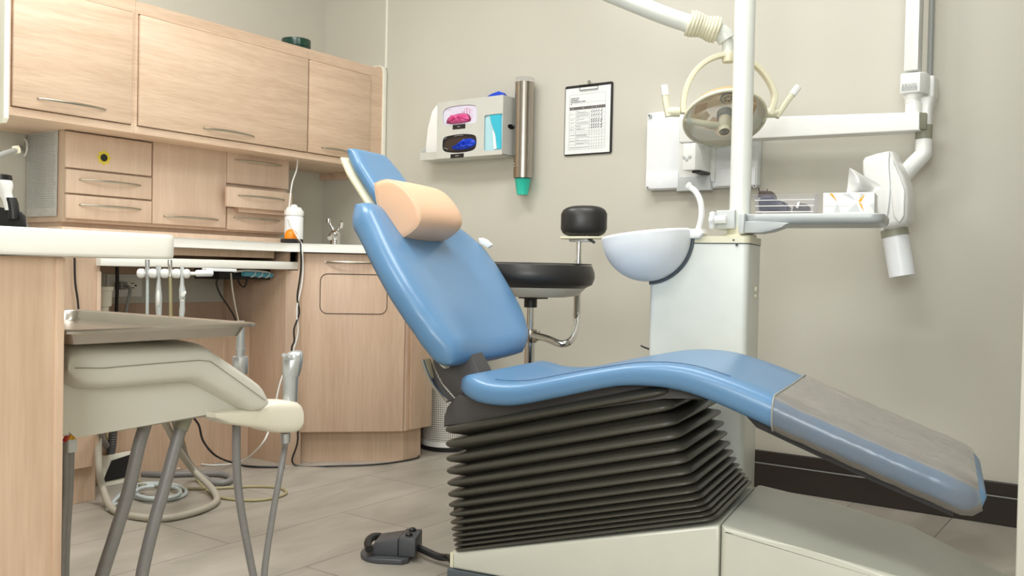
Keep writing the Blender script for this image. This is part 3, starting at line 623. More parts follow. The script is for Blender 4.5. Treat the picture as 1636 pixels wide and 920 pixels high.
# stainless tray
def ztr(x, y): return on(2, .70, x, y)
x0, x1 = -1.93, -1.320; y0, y1 = .716, 1.080
t = thing('instrument_tray', 'stainless steel rectangular tray on top of the delivery unit', 'tray', ((x0+x1)/2, (y0+y1)/2, .675))
def trayring(ins, z, rad): return [Vector(((x0+x1)/2+px2, (y0+y1)/2+py2, z)) for px2, py2 in rrect(x1-x0-2*ins, y1-y0-2*ins, rad, 6)]
b = NB(); loft(b, [trayring(.034, .6755, .016), trayring(.022, .677, .02), trayring(.012, .6945, .024), trayring(.003, .6945, .03), trayring(-.003, .6945, .032), trayring(-.003, .6985, .032), trayring(.001, .7008, .03), trayring(.010, .7008, .026), trayring(.014, .698, .024), trayring(.024, .680, .02), trayring(.036, .6785, .016)])
obj('pan', b, 'steel', t)

# ================================================================== FLOOR HOSES
def fl(x, y, r): return on(2, r, x, y)
r = .0115
b = NB(); tube(b, [on(0, -2.95, 168, 640), on(0, -2.93, 158, 690), fl(158, 745, .13), fl(165, 782, .05), fl(182, 815, r), fl(225, 826, r), fl(270, 827, r), fl(320, 815, r), fl(346, 800, r), fl(338, 780, .03), fl(310, 752, .07), fl(288, 722, .16), fl(272, 690, .25), fl(262, 668, .33), fl(262, 640, .4)], r, 12)
tag(obj('suction_hose', b, 'hose_warm'), 'thickest beige grey hose looping on the floor under the knee space', 'hose')
b = NB(); tube(b, [fl(275, 640, .42), fl(281, 676, .30), fl(292, 720, .14), fl(312, 752, .04), fl(340, 770, r), fl(362, 770, r), fl(370, 763, r), fl(350, 757, r), fl(300, 757, r), fl(255, 758, r), fl(215, 755, r), fl(198, 745, .03), fl(180, 725, .10), fl(163, 700, .2), fl(160, 672, .3), fl(165, 640, .4)], r, 12)
tag(obj('suction_hose', b, 'hose'), 'grey hose curving from the left pedestal round to the middle of the floor', 'hose')
r = .0065
P = [fl(185, 805, r), fl(172, 812, r+.004)]
cx, cy, = 250, 789
for i in range(0, 34):
    a = math.pi*.95-i*.42; k = 1-i*.012; P.append(fl(cx+52*k*math.cos(a), cy-3-15*k*math.sin(a), r+.0125*(i//15)))
b = NB(); tube(b, P, r, 10, 4); tag(obj('coiled_hose', b, 'hose_pale'), 'pale grey thin hose coiled in a flat ring on the floor', 'hose')
b = NB(); a = fl(226, 780, .02); box(b, a.x-.01, a.x+.015, a.y-.008, a.y+.012, .021, .036, .002); tag(obj('hose_clamp', b, 'khaki_grey'), 'small square clamp on the coiled hose on the floor', 'clamp')
r = .005
b = NB(); tube(b, [fl(290, 690, .24), fl(300, 730, .10), fl(318, 770, r), fl(345, 792, r), fl(390, 799, r), fl(430, 797, r), fl(457, 788, r), fl(445, 779, r), fl(400, 777, r), fl(340, 780, r), fl(260, 779, r), fl(215, 765, r), fl(190, 740, .05), fl(170, 700, .18), fl(166, 670, .26)], r, 10)
tag(obj('thin_hose', b, 'hose_yellow'), 'thin yellowish hose making the widest loop across the floor tiles', 'hose')
b = NB(); P = smooth_pts([on(0, -3.05, 182, 650), on(0, -3.05, 180, 700), on(0, -3.05, 177, 725)], 20); R = []
for i, p in enumerate(P): R.append(ring(p, RT, Vector((-_sy, _cy, 0)), .0135+.0022*(i % 2), .0135+.0022*(i % 2), 14))
loft(b, R); tag(obj('corrugated_hose', b, 'charcoal'), 'dark corrugated hose hanging behind the left pedestal', 'hose')
q = fl(190, 760, .0); t = thing('power_strip', 'white plastic case with black top on the floor in the knee space', 'power strip', (q.x, q.y, 0))
a, c = on(0, -3.075, 163, 760), on(0, -3.075, 214, 752); a.z = c.z = 0
b = NB(); prism(b, [a, c, c+Vector((-.012, .01, .11)), a+Vector((-.012, .01, .11))], (-.018, .0, .0), .004); obj('case', b, 'cream', t)
b = NB(); prism(b, [a+(c-a)*.03+Vector((-.006+.002, 0, .018)), a+(c-a)*.78+Vector((-.006+.002, 0, .022)), a+(c-a)*.92+Vector((-.009, .009, .102)), a+(c-a)*.25+Vector((-.008, .009, .090))], (.006, 0, 0)); obj('black_panel', b, 'black', t, False)

# ================================================================== AIR PURIFIER behind corner unit
pc_ = on(2, 0, 692, 722)+Vector((-.02, .13, 0))
t = thing('air_purifier', 'white perforated cylindrical air purifier with black base in the corner', 'air purifier', pc_)
b = NB(); uvl = b.loops.layers.uv.new('UVMap'); n = 64; rr = .125; zA, zB = .045, .60
vs = [[b.verts.new((pc_.x+rr*math.cos(2*math.pi*i/n), pc_.y+rr*math.sin(2*math.pi*i/n), z)) for i in range(n)] for z in (zA, zB)]
for i in range(n):
    f = b.faces.new((vs[0][i], vs[0][(i+1) % n], vs[1][(i+1) % n], vs[1][i]))
    for l, (uu_, vv_) in zip(f.loops, ((i, 0), (i+1, 0), (i+1, 1), (i, 1))): l[uvl].uv = (uu_/n*84, vv_*58)
obj('grille', b, 'perforated', t)
b = NB(); lathe(b, (pc_.x, pc_.y, .018), Z, [(.12, 0), (.127, .004), (.127, .0265)]); lathe(b, (pc_.x, pc_.y, .601), Z, [(.127, 0), (.126, .03), (.11, .05), (.001, .052)]); obj('shell', b, 'white', t)
b = NB(); lathe(b, (pc_.x, pc_.y, 0), Z, [(.122, 0), (.124, .0175), (.10, .0178)]); obj('base', b, 'black', t)

# ================================================================== DENTAL CHAIR
BC = .19
chair = thing('dental_chair', 'blue reclined dental patient chair with black bellows base in the middle of the room', 'dental chair', cp(.4, BC, 0))
def sz(s, z, w=0): return cp(s, w, z)
# base housing
def zt_(s): return .078+(.246-.078)*s/.68
b = NB(); prism(b, [sz(s, z) for s, z in ((0, .038), (.68, .038), (.68, zt_(.68)-.002), (0, zt_(0)))], W*.42, .008, 3); obj('base_rear_cover', b, 'base_paint', chair)
b = NB(); prism(b, [sz(s, z, -.002) for s, z in ((.683, .038), (1.30, .038), (1.305, .085), (1.06, .186), (.87, .218), (.69, .2445), (.683, .243))], W*.464, .014, 4); obj('base_foot_cover', b, 'base_paint', chair)
b = NB(); prism(b, [sz(s, z, -.008) for s, z in ((-.012, .0), (1.30, .0), (1.30, .037), (-.012, .037))], W*.456, .005, 2); obj('base_gasket', b, 'gasket', chair)
b = NB(); prism(b, [sz(s, z, .006) for s, z in ((-.010, .039), (-.001, .039), (-.001, .077), (-.010, .077))], W*.40); obj('base_end_strip', b, 'ivory', chair, False)
# bellows: 14 pleats
tipL = [688, 711, 735, 754.5, 774, 792, 809, 824, 837, 848, 857.5, 865.5, 873, 880]
rings = []; N = 14
def brect(s0, s1, w0, w1, z0, z1, rad, n=4):
    out = []; k = (z1-z0)/max(s1-s0, 1e-6)
    for x, y in rrect(s1-s0, w1-w0, rad, n, (s0+s1)/2, (w0+w1)/2): out.append(cp(x, y, z0+(x-s0)*k))
    return out
for i in range(N):
    t = i/(N-1)
    zL = ch(0, 709+13*t, tipL[i])[1]
    zLn = ch(0, 709+13*t, tipL[min(i+1, N-1)])[1] if i < N-1 else zL-.012
    s0 = -.040+.036*t**1.2; s1 = .553+.118*t**.9; zR = zL+(.545-.40)+(.0+(.252-.080)-(.145))*t
    zRn = zR-(zL-zLn)*1.55 if i < N-1 else zR-.012
    zRn = (ch(0, 709+13*((i+1)/(N-1)), tipL[min(i+1, N-1)])[1]+(.145)+((.172)-(.145))*((i+1)/(N-1))) if i < N-1 else zR-.012
    dpt = .044*(1-.62*t); w0, w1 = 0-.002, .455
    h = (zL-zLn)
    def R(ins, fz, rad=.03): 
        return brect(s0+ins, s1-ins, w0+ins, w1-ins, zL-h*fz, zR-(zR-zRn)*fz, rad)
    if i == 0: rings.append(R(dpt, -.46))
    rings += [R(dpt*.50, -.34), R(dpt*.16, -.25), R(dpt*.03, -.12), R(0, .0), R(dpt*.03, .12), R(dpt*.16, .25), R(dpt*.50, .36), R(dpt, .50)]
b = NB(); loft(b, rings[::-1]); obj('bellows', b, 'rubber', chair, ang=60)
# dark frame between bellows and seat
b = NB()
prof = [(708, 682), (709, 665), (714, 650), (724, 637), (735, 628), (760, 640), (800, 646), (860, 640), (950, 620), (1040, 612), (1095, 618), (1130, 640), (1060, 634), (900, 660)]
prism(b, [pc(.02, x, y) for x, y in prof], W*.36, .004); obj('seat_frame', b, 'charcoal', chair)
b = NB()
prism(b, [pc(.04, x, y) for x, y in ((690, 560), (722, 556), (752, 566), (770, 602), (772, 640), (730, 640), (706, 612), (694, 588))], W*.07, .004); obj('back_bracket', b, 'charcoal', chair)
b = NB(); tube(b, [pc(.0, *q) for q in ((680, 574), (686, 592), (696, 612), (708, 628), (719, 640))], .008, 8, 6, flat=(.02, .005), ref=W); obj('chrome_arc', b, 'chrome', chair, label='curved chrome trim strip')
# seat and leg rest cushion: one continuous upholstery
top = [(.020, .530), (.045, .5445), (.075, .547), (.128, .536), (.208, .540), (.296, .560), (.397, .583), (.504, .603), (.604, .604), (.698, .584), (.792, .553), (.854, .527), (.933, .498), (1.005, .472), (1.099, .438), (1.16, .416), (1.192, .400), (1.206, .382)]
bot = [(.018, .518), (.024, .500), (.045, .487), (.105, .474), (.186, .476), (.297, .503), (.44, .541), (.536, .548), (.605, .541), (.676, .521), (.76, .490), (.881, .446), (1.001, .400), (1.145, .347), (1.170, .339), (1.192, .345), (1.208, .362), (1.2095, .372)]
def resample(P, n):
    P = [Vector((p[0], p[1], 0)) for p in P]; P = smooth_pts(P, 6); L = [0]
    for a, c in zip(P, P[1:]): L.append(L[-1]+(c-a).length)
    out = []; j = 0
    for i in range(n):
        t = L[-1]*i/(n-1)
        while j < len(L)-2 and L[j+1] < t: j += 1
        k = (t-L[j])/max(1e-9, L[j+1]-L[j]); out.append(P[j].lerp(P[j+1], min(1, max(0, k))))
    return out
NS = 60
TT, BB = resample(top, NS), resample(bot, NS)
def hump(x, c, w_): return math.exp(-((x-c)/w_)**2)
def seatring(T, B, hw, wc, dip, grow=0, n=40):
    out = []; c = (T+B)/2; v = (T-B)/2; hv = v.length+grow; vn = v.normalized(); hw += grow
    for i in range(n):
        a = 2*math.pi*i/n; co, si = math.cos(a), math.sin(a); r_ = min(hv, hw)
        x = (hw-r_)*(1 if co >= 0 else -1)*min(1, abs(co)*2.2)+r_*co*abs(co)**.0
        x = max(-hw, min(hw, x)); y = hv*(1 if si >= 0 else -1)*abs(si)**.82
        if si > 0: y -= dip*max(0, 1-(x/hw)**2)**1.0*min(1, si*1.5)
        p = c+vn*y; out.append(cp(p.x, wc+x, p.y))
    return out
R = []
for i in range(NS):
    s = (TT[i].x+BB[i].x)/2; t = i/(NS-1)
    hw = .255 - .012*max(0, (s-.8)/.4) ; e = .0
    if t < .08: e = .06*(1-t/.08)**2
    if t > .94: e = .05*((t-.94)/.06)**2
    dip = .018*hump(s, .2, .16)+.006
    R.append(seatring(TT[i], BB[i], hw-e, BC, dip*(1 if .05 < t < .95 else .3)))
b = NB(); loft(b, R); seat = obj('seat_cushion', b, 'blue', chair, ang=80)
# welt seam along near top edge
b = NB(); P = []
for i in range(5, 34):
    P.append(cp(TT[i].x, BC-.205, TT[i].y-.002))
tube(b, P, .0011, 6, 1, sm=False); obj('seam', b, 'blue_dark', seat)
# underside shell of the leg rest
b = NB(); prism(b, [cp(s, -.022, z) for s, z in ((.735, .499), (.76, .489), (.881, .445), (1.001, .399), (1.145, .346), (1.150, .331), (1.0, .383), (.88, .428), (.76, .474))], W*.42); obj('leg_rest_shell', b, 'black', chair)
# clear protective cover over the leg rest
R = []; i0 = next(i for i in range(NS) if TT[i].x > .800)
outer = []; inner = []
for i in range(i0, NS-1):
    s = (TT[i].x+BB[i].x)/2; hw = .255-.012*max(0, (s-.8)/.4); t = i/(NS-1)
    e = .05*((t-.94)/.06)**2 if t > .94 else 0
    g_ = .005+.0009*math.sin(i*2.1)
    outer.append(seatring(TT[i], BB[i], hw-e, BC, .006, g_+.0012)); inner.append(seatring(TT[i], BB[i], hw-e, BC, .006, g_))
b = NB(); n = len(outer[0])
VO = [[b.verts.new(p) for p in r] for r in outer]; VI = [[b.verts.new(p) for p in r] for r in inner]
for i in range(len(VO)-1):
    for j in range(n):
        b.faces.new((VO[i][j], VO[i][(j+1) % n], VO[i+1][(j+1) % n], VO[i+1][j])); b.faces.new((VI[i+1][j], VI[i+1][(j+1) % n], VI[i][(j+1) % n], VI[i][j]))
for V1, V2 in ((VO[0], VI[0]), (VI[-1], VO[-1])):
    for j in range(n): b.faces.new((V1[j], V2[j], V2[(j+1) % n], V1[(j+1) % n]))
cov = obj('foot_cover', b, 'cover_clear', chair, label='clear wrinkled plastic cover')
b = NB(); r0 = outer[0]; tube(b, r0+[r0[0]], .0022, 6, 1, sm=False); obj('cover_hem', b, 'grey_mid', cov)
# backrest
REC = math.radians(39.4); vv = (-math.sin(REC), math.cos(REC)); nn = (math.cos(REC), math.sin(REC))
def bk(w, v, off, base=(-.055, .577)): return cp(base[0]+vv[0]*v+nn[0]*off, w, base[1]+vv[1]*v+nn[1]*off)
def interp(tab, x):
    for (a, p), (c, q) in zip(tab, tab[1:]):
        if x <= c: return p+(q-p)*max(0, (x-a)/(c-a))
    return tab[-1][1]
def pad(wct, hwt, v0, v1, off0, T, dip, nv=44, n=44, wing=0, round_=.05, pw=3.0):
    R = []
    for i in range(nv+1):
        t = .5-.5*math.cos(math.pi*i/nv); v = v0+(v1-v0)*t
        e = min(1, min(v-v0, v1-v)/round_); k = math.sqrt(max(0.0, 1-(1-e)**2)); k = max(k, .03)
        wc = wct if isinstance(wct, float) else interp(wct, v)
        hw = interp(hwt, v); th = T*k; oc = off0+T/2
        ring_ = []
        for j in range(n):
            a = 2*math.pi*j/n; co, si = math.cos(a), math.sin(a)
            x = (1 if co >= 0 else -1)*abs(co)**(2/pw); x = x*hw
            edge = T*.5; y = (1 if si >= 0 else -1)*abs(si)**(.75)*th/2
            if si > 0: y -= dip*k*max(0, 1-(x/hw)**2)**1.3*min(1, si*1.3)
            ring_.append(bk(wc+x, v, oc+y))
        R.append(ring_)
    b = NB(); loft(b, R); return b
hwt = [(-.05, .21), (-.03, .235), (.0, .258), (.04, .280), (.10, .300), (.18, .312), (.25, .314), (.32, .304), (.38, .268), (.43, .220), (.47, .165)]
wct = [(-.05, .165), (0, .190), (.08, .215), (.18, .228), (.25, .240), (.32, .246), (.38, .228), (.43, .193), (.47, .165)]
b = pad(wct, hwt, -.048, .476, -.016, .124, .038, round_=.050, pw=3.4); obj('backrest', b, 'blue', chair, ang=80)
hw2 = [(k, max(.02, h-.075)) for k, h in hwt]
b = pad(wct, hw2, -.03, .40, -.024, .03, 0, round_=.02); obj('backrest_shell', b, 'ivory', chair, ang=80)
# headrest
hh = [(.40, .115), (.50, .115), (.60, .108), (.655, .090)]
b = pad(.19, hh, .40, .668, .052, .046, .004, round_=.022, pw=4); obj('headrest', b, 'blue', chair, ang=80)
b = pad(.19, [(k, h+.003) for k, h in hh], .41, .664, .028, .030, 0, round_=.02, pw=4); obj('headrest_shell', b, 'ivory', chair, ang=80)
b = NB(); prism(b, [pc(.50, x, y) for x, y in ((764, 380), (771, 380), (778, 383), (786, 391), (779, 396), (766, 388))], W*.010, .001); obj('side_clip', b, 'white', chair, label='small white clip')
# neck pillow
PP = [(600, 293), (612, 288), (626, 287), (645, 296), (660, 312), (671, 330), (675, 347), (670, 361), (657, 373), (642, 381), (632, 381), (622, 368), (610, 342), (603, 318)]
near = [ch(.07, *q) for q in PP]; pts = [Vector((q[0], q[1], 0)) for q in near]; ce = sum(pts, Vector())/len(pts)
sp = smooth_pts(pts+[pts[0]], 3)[:-1]
def pr(w, k): return [cp(ce.x+(p.x-ce.x)*k, w, ce.y+(p.y-ce.y)*k) for p in sp]
b = NB(); loft(b, [pr(.058, .80), pr(.060, .93), pr(.0635, .99), pr(.068, 1.0), pr(.13, 1.01), pr(.19, 1.01), pr(.25, 1.0), pr(.292, .985), pr(.298, .96), pr(.301, .85)])
pil = obj('neck_pillow', b, 'tan', None, ang=80); tag(pil, 'peach neck pillow resting on the top of the blue backrest', 'pillow')
b = NB(); P = pr(.0632, .990); tube(b, P+[P[0]], .0011, 6, 1, sm=False); obj('seam', b, 'tan_side', pil)

# foot pedal
q = on(2, 0, 632, 899)
t = thing('foot_pedal', 'dark grey foot control pedal on the floor tiles left of the chair base', 'pedal', q)
def pf(x, y, z=0): return on(2, z, x, y)
cc = pf(625, 888); ax = (pf(660, 893)-pf(600, 890)).normalized(); ay = Vector((-ax.y, ax.x, 0))
Mp = frame(ax, ay, Z, (cc.x, cc.y, 0))
b = NB(); P = [Vector((x, y, 0)) for x, y in [(-.02+.065*math.cos(a), .075*math.sin(a)) for a in [math.pi*(.5+i/14) for i in range(15)]]+[(.045, -.075), (.06, -.06), (.06, .06), (.045, .075)]]
prism(b, [Mp @ p for p in P], (0, 0, .014), .003); obj('plate', b, 'pedal', t)
b = NB(); prism(b, [Mp @ Vector(p) for p in ((-.045, -.045, .0145), (.028, -.045, .0145), (.028, -.045, .062), (-.038, -.045, .05))], ay*.09, .003); obj('body', b, 'pedal', t)
b = NB(); obox(b, Mp, .030, .078, -.05, .05, .0145, .066, bev=.004); obj('switch_block', b, 'pedal', t)
b = NB(); tube(b, [Mp @ Vector(p) for p in ((-.048, -.062, .035), (-.060, -.03, .042), (-.062, 0, .044), (-.060, .03, .042), (-.048, .062, .035))], .011, 10); obj('lever', b, 'black', t)
for yy in (-.022, .026):
    b = NB(); lathe(b, Mp @ Vector((.054, yy, .0655)), Z, [(.010, 0), (.010, .006), (.007, .009), (.001, .010)], 16); obj('button', b, 'black', t)
b = NB(); tube(b, [Mp @ Vector((.078, -.01, .03)), pf(700, 889, .022), pf(717, 891, .03), sz(-.013, .045, .03)], .010, 10); obj('cable', b, 'black', t)

# ================================================================== CUSPIDOR UNIT
CW = .60
cu = thing('cuspidor_unit', 'white dental cuspidor column with spittoon bowl and tall pole behind the chair', 'dental unit', cp(.48, CW+.1, 0))
sl, sr = ch(CW, 1036, 500)[0], ch(CW, 1193, 500)[0]
z0_ = ch(CW, 1150, 387)[1]
b = NB()
P = rrect(sr-sl, .20, .018, 4, (sl+sr)/2, CW+.10)
loft(b, [[cp(x, y, zz) for x, y in P] for zz in (.0, .02, z0_-.002)]); obj('column', b, 'offwhite', cu)
b = NB(); P2 = rrect(sr-sl-.09+.004, .204, .02, 5, (sl+sr)/2+.045, CW+.10)
loft(b, [[cp(x, y, zz) for x, y in P2] for zz in (z0_-.0015, z0_+.014, z0_+.018)]); obj('lid', b, 'ivory', cu)
b = NB(); P2 = rrect(sr-sl+.002, .203, .02, 5, (sl+sr)/2, CW+.10); loft(b, [[cp(x, y, zz) for x, y in P2] for zz in (z0_-.0045, z0_-.0018)]); obj('lid_gasket', b, 'gasket', cu)
s_, z_ = ch(CW-.012, 1033, 378); bc = cp(s_, CW-.012, z_); rb = .134
zlow = -.136
b = NB(); Rr = []
nb = 48
tilt = (A*.99+Z*.12).normalized(); tn = W.cross(tilt)
tn = tilt.cross(W) if tilt.cross(W).z > 0 else W.cross(tilt)
for k in range(15):
    th = math.pi/2*k/14; rr = rb*math.sin(th) if k else 1e-3; Rr.append(ring(bc-tn*(rb*math.cos(th)), tilt, W, max(rr, .001), max(rr, .001), nb))
Rr.append(ring(bc+tn*.006, tilt, W, rb+.001, rb+.001, nb)); Rr.append(ring(bc+tn*.009, tilt, W, rb-.003, rb-.003, nb)); Rr.append(ring(bc+tn*.006, tilt, W, rb-.010, rb-.010, nb))
for k in range(12): 
    th = math.pi/2*(11-k)/12; rr = (rb-.012)*math.sin(th) if k < 11 else 1e-3; Rr.append(ring(bc-tn*((rb*.75)*math.cos(th)), tilt, W, max(rr, .001), max(rr, .001), nb))
loft(b, Rr); obj('bowl', b, 'white_cool', cu, ang=70, label='white spittoon bowl')
# gasket arc where the bowl meets the column
b = NB(); tube(b, [bc+W*.007+(A*math.cos(th)+Z*math.sin(th))*(rb+.0045) for th in [math.radians(-86+i*6) for i in range(15)]], .0048, 8, 2); obj('bowl_gasket', b, 'gasket', cu, label='dark grey rubber seal')
b = NB(); q = [pc(CW-.02, x, y) for x, y in ((1085, 372), (1100, 366), (1118, 364), (1124, 372), (1117, 381), (1100, 381))]; prism(b, q, W*.07, .006, 3); obj('spout_base', b, 'white', cu)
b = NB(); P = [pc(CW+.0, x, y) for x, y in ((1114, 372), (1119, 356), (1121, 340), (1119, 322), (1112, 307), (1102, 298.5))]; tube(b, P, .0092, 14, 8, r2=.0085)
lathe(b, P[-1]+(P[-2]-P[-1])*.0, (P[-1]-P[-2]), [(.0085, 0), (.0105, .002), (.0105, .010), (.001, .011)], 16); obj('water_spout', b, 'white', cu)
b = NB(); pw_ = CW+.09
pb0 = pc(pw_, 1181, 384); s_p, _ = ch(pw_, 1181, 384)
cyl(b, cp(s_p, pw_, z0_+.019), cp(s_p, pw_, HC), .0305, n=36); obj('pole', b, 'offwhite', cu)
b = NB(); lathe(b, cp(s_p, pw_, z0_+.0185), Z, [(.05, 0), (.05, .006), (.036, .010), (.036, .030)], 32); obj('pole_collar', b, 'ivory', cu)
b = NB(); prism(b, [pc(CW+.0, x, y) for x, y in ((1142, 385.5), (1160, 386), (1160, 377), (1142, 377))], W*.01, .001); obj('latch', b, 'ivory', cu)
b = NB(); cyl(b, pc(CW-.003, 1172, 383.5), pc(CW+.002, 1172, 383.5), .003, n=10); cyl(b, pc(CW-.004, 1177, 391), pc(CW+.002, 1177, 391), .004, n=10); obj('screw', b, 'charcoal', cu)
b = NB(); tube(b, [cp(sl+.004, CW+.03, ch(CW, 1036, 560)[1]), pc(CW+.0, 1030, 555), pc(CW, 1024, 552)], .003, 8); obj('lever', b, 'charcoal', cu)
b = NB(); cyl(b, cp(sr-.001, CW+.12, .765), cp(sr+.006, CW+.12, .765), .010, n=14); cyl(b, cp(sr-.001, CW+.12, .745), cp(sr+.005, CW+.12, .745), .007, n=14); obj('knob', b, 'ivory', cu)
# shelf
pz = .0
wS = CW+.02
t = thing('tray_shelf', 'grey swing-arm shelf clamped to the white pole with tissues and goggles on it', 'shelf', pc(wS, 1300, 356))
b = NB(); P = []
for x, y in ((1144, 336), (1174, 335), (1174, 365), (1144, 366)): P.append(pc(CW+.04, x, y))
prism(b, P, W*.10, .004, 3); obj('clamp', b, 'grey_light', t)
b = NB(); a = pc(CW+.05, 1163, 351); c = pc(CW+.05, 1140, 352); cyl(b, a-W*.022, c-W*.022, .012, n=20); obj('clamp_screw', b, 'white', t)
b = NB(); a = pc(CW+.028, 1143, 352); c = pc(CW+.028, 1133, 352.5); d_ = (c-a).normalized(); Rr = []
for h, rr in ((0, .006), (.002, .024), (.008, .027), (.014, .024), (.017, .008)):
    Rr.append([a+d_*h+(W*math.cos(x)+Z*math.sin(x))*rr*(1+.10*math.cos(6*x)) for x in [2*math.pi*i/36 for i in range(36)]])
loft(b, Rr); obj('knob', b, 'white_cool', t)
b = NB(); prism(b, [pc(CW+.01, x, y) for x, y in ((1179.5, 341), (1190, 341), (1188, 373), (1179.5, 373))], W*.11, .004, 3); obj('bracket', b, 'grey_light', t)
b = NB(); prism(b, [pc(CW+.02, x, y) for x, y in ((1188, 353), (1235, 354), (1262, 356), (1248, 363), (1232, 369), (1215, 372), (1188, 372))], W*.08, .003, 2); obj('arm', b, 'grey_light', t)
zsh = ch(wS, 1300, 341)[1]; zsb = ch(wS, 1300, 357)[1]
sA, sB = ch(wS-.0, 1188, 345)[0], ch(wS, 1413, 349)[0]
def shelfring(z, ins):
    return [cp(x, y, z) for x, y in rrect(sB-sA-2*ins, .27-2*ins, .035-ins*.6, 6, (sA+sB)/2, wS+.135)]
b = NB(); loft(b, [shelfring(zsb, .020), shelfring(zsb+.004, .006), shelfring(zsb+.012, .001), shelfring(zsh-.002, 0), shelfring(zsh, .002), shelfring(zsh, .008), shelfring(zsh-.006, .010), shelfring(zsh-.006, .02)]); obj('shelf_plate', b, 'grey_light', t, ang=50)
ztop = zsh-.0055
# tissue box
s0, s1 = ch(wS+.04, 1315, 325)[0], ch(wS+.04, 1397, 325)[0]; zT = ch(wS+.04, 1355, 307.5)[1]
t = thing('tissue_box', 'white tissue box with grey and gold triangles on the shelf', 'tissue box', cp((s0+s1)/2, wS+.1, ztop))
b = NB(); obox(b, CH, s0, s1, wS+.04, wS+.16, ztop, zT, bev=.0008); obj('carton', b, 'white', t)
def tri(P, m, par, off=.0007, w=None):
    b = NB(); prism(b, [pc(wS+.04-off, x, y) for x, y in P], W*(off*.8)); return obj('printed_triangle', b, m, par, False)
tri([(1324.5, 309), (1330, 309), (1338, 323)], 'gold', t); tri([(1371, 321), (1382, 309), (1376, 323)], 'gold', t); tri([(1371, 321.5), (1377, 326), (1380, 338), (1375, 330)], 'gold', t)
tri([(1338, 324), (1332, 339), (1342, 339)], 'grey_light', t); tri([(1346, 310), (1357, 309), (1368, 321)], 'grey_light', t); tri([(1374, 309), (1380, 309), (1372, 319)], 'grey_light', t)
tri([(1354, 338), (1368, 324), (1374, 338)], 'grey_light', t, .0006); tri([(1390, 327), (1396.5, 323), (1396.5, 338)], 'grey_light', t, .0006)
b = NB(); tube(b, [pc(wS+.0395, 1315.5, 329), pc(wS+.0395, 1396.5, 329)], .0004, 6, 1, sm=False); obj('fold_line', b, 'grey_light', t)
# tissue
b = NB(); base = (s0+s1)/2; wcen = wS+.10
rows = []
zz = lambda y: ch(wcen, 1355, y)[1]
prof_t = [(309, 1352, 1392, .012), (304, 1353, 1403, .03), (299, 1354, 1411, .04), (293, 1354.5, 1403, .045), (286, 1355, 1394, .04), (278, 1356, 1379, .03), (272, 1356.5, 1366, .015), (268, 1357, 1358.5, .004)]
for y, xa_, xb_, amp in prof_t:
    r = []
    for i in range(19):
        k = i/18; x = xa_+(xb_-xa_)*k
        yy = y+(2.0*math.sin(k*5+y*.1)*(1 if 272 < y < 304 else 0))*k
        wa_ = wcen-.02+amp*1.0*math.sin(k*6+y*.03); s_, z_ = ch(wa_, x, yy); r.append(cp(s_, wa_, max(z_, zT-.004)))
    rows.append(r)
V = [[b.verts.new(p) for p in r] for r in rows]
for i in range(len(V)-1):
    for j in range(18): b.faces.new((V[i][j], V[i][j+1], V[i+1][j+1], V[i+1][j]))
bmesh.ops.solidify(b, geom=b.faces[:], thickness=.0008)
o = obj('tissue', b, 'tissue', t, ang=60); md = o.modifiers.new('s', 'SUBSURF'); md.levels = 1; md.render_levels = 2
# plastic bin
s0, s1 = ch(wS+.04, 1208, 325)[0], ch(wS+.04, 1299, 325)[0]; s0t, s1t = ch(wS+.04, 1204, 311)[0], ch(wS+.04, 1302.5, 311)[0]; zT2 = ch(wS+.04, 1250, 310)[1]
t = thing('plastic_bin', 'clear plastic bin on the grey shelf holding dark goggles', 'bin', cp((s0+s1)/2, wS+.1, ztop))
b = NB(); thk = .002
def rr4(sa, sb, wa, wb, z): return [cp(sa, wa, z), cp(sb, wa, z), cp(sb, wb, z), cp(sa, wb, z)]
loft(b, [rr4(s0, s1, wS+.045, wS+.16, ztop), rr4(s0t, s1t, wS+.038, wS+.167, zT2-.004), rr4(s0t-.004, s1t+.004, wS+.034, wS+.171, zT2-.004), rr4(s0t-.004, s1t+.004, wS+.034, wS+.171, zT2), rr4(s0t+thk, s1t-thk, wS+.038+thk, wS+.167-thk, zT2), rr4(s0+thk, s1-thk, wS+.045+thk, wS+.16-thk, ztop+thk)]); obj('tub', b, 'plastic_clear', t, False)
b = NB()
for k in range(3):
    z = ztop+(zT2-ztop)*(.22+.26*k); e = .0035*(.22+.26*k)*2
    tube(b, [cp(s0-e+.001, wS+.043-e*.3, z), cp(s1+e-.001, wS+.043-e*.3, z)], .0012, 6, 1, sm=False)
obj('rim_line', b, 'white', t)
def blob(P, wa, wb, m, name, par=None, bev=.006):
    b = NB(); prism(b, [pc(wa, x, y) for x, y in P], W*(wb-wa), bev, 3); return obj(name, b, m, par)
g1 = blob([(1212, 336), (1211, 322), (1216, 313), (1234, 312), (1238, 321), (1252, 322), (1259, 330), (1258, 337.5)], wS+.06, wS+.13, 'goggle', 'goggles'); tag(g1, 'dark blue safety goggles in the left half of the clear bin', 'goggles')
g2 = blob([(1210, 314), (1212, 306), (1217, 304.5), (1231, 305), (1235, 311), (1234, 316)], wS+.07, wS+.14, 'brown_dark', 'strap_bundle', None, .003); tag(g2, 'dark brown strap bundle sticking out over the goggles in the bin', 'strap')
b = NB(); tube(b, [pc(wS+.08, 1214, 308), pc(wS+.08, 1212.5, 303), pc(wS+.08, 1212, 299.5)], .0018, 6, 2); tube(b, [pc(wS+.08, 1226, 306), pc(wS+.08, 1225.5, 302)], .0014, 6, 2); obj('strap_end', b, 'brown_dark', g2)
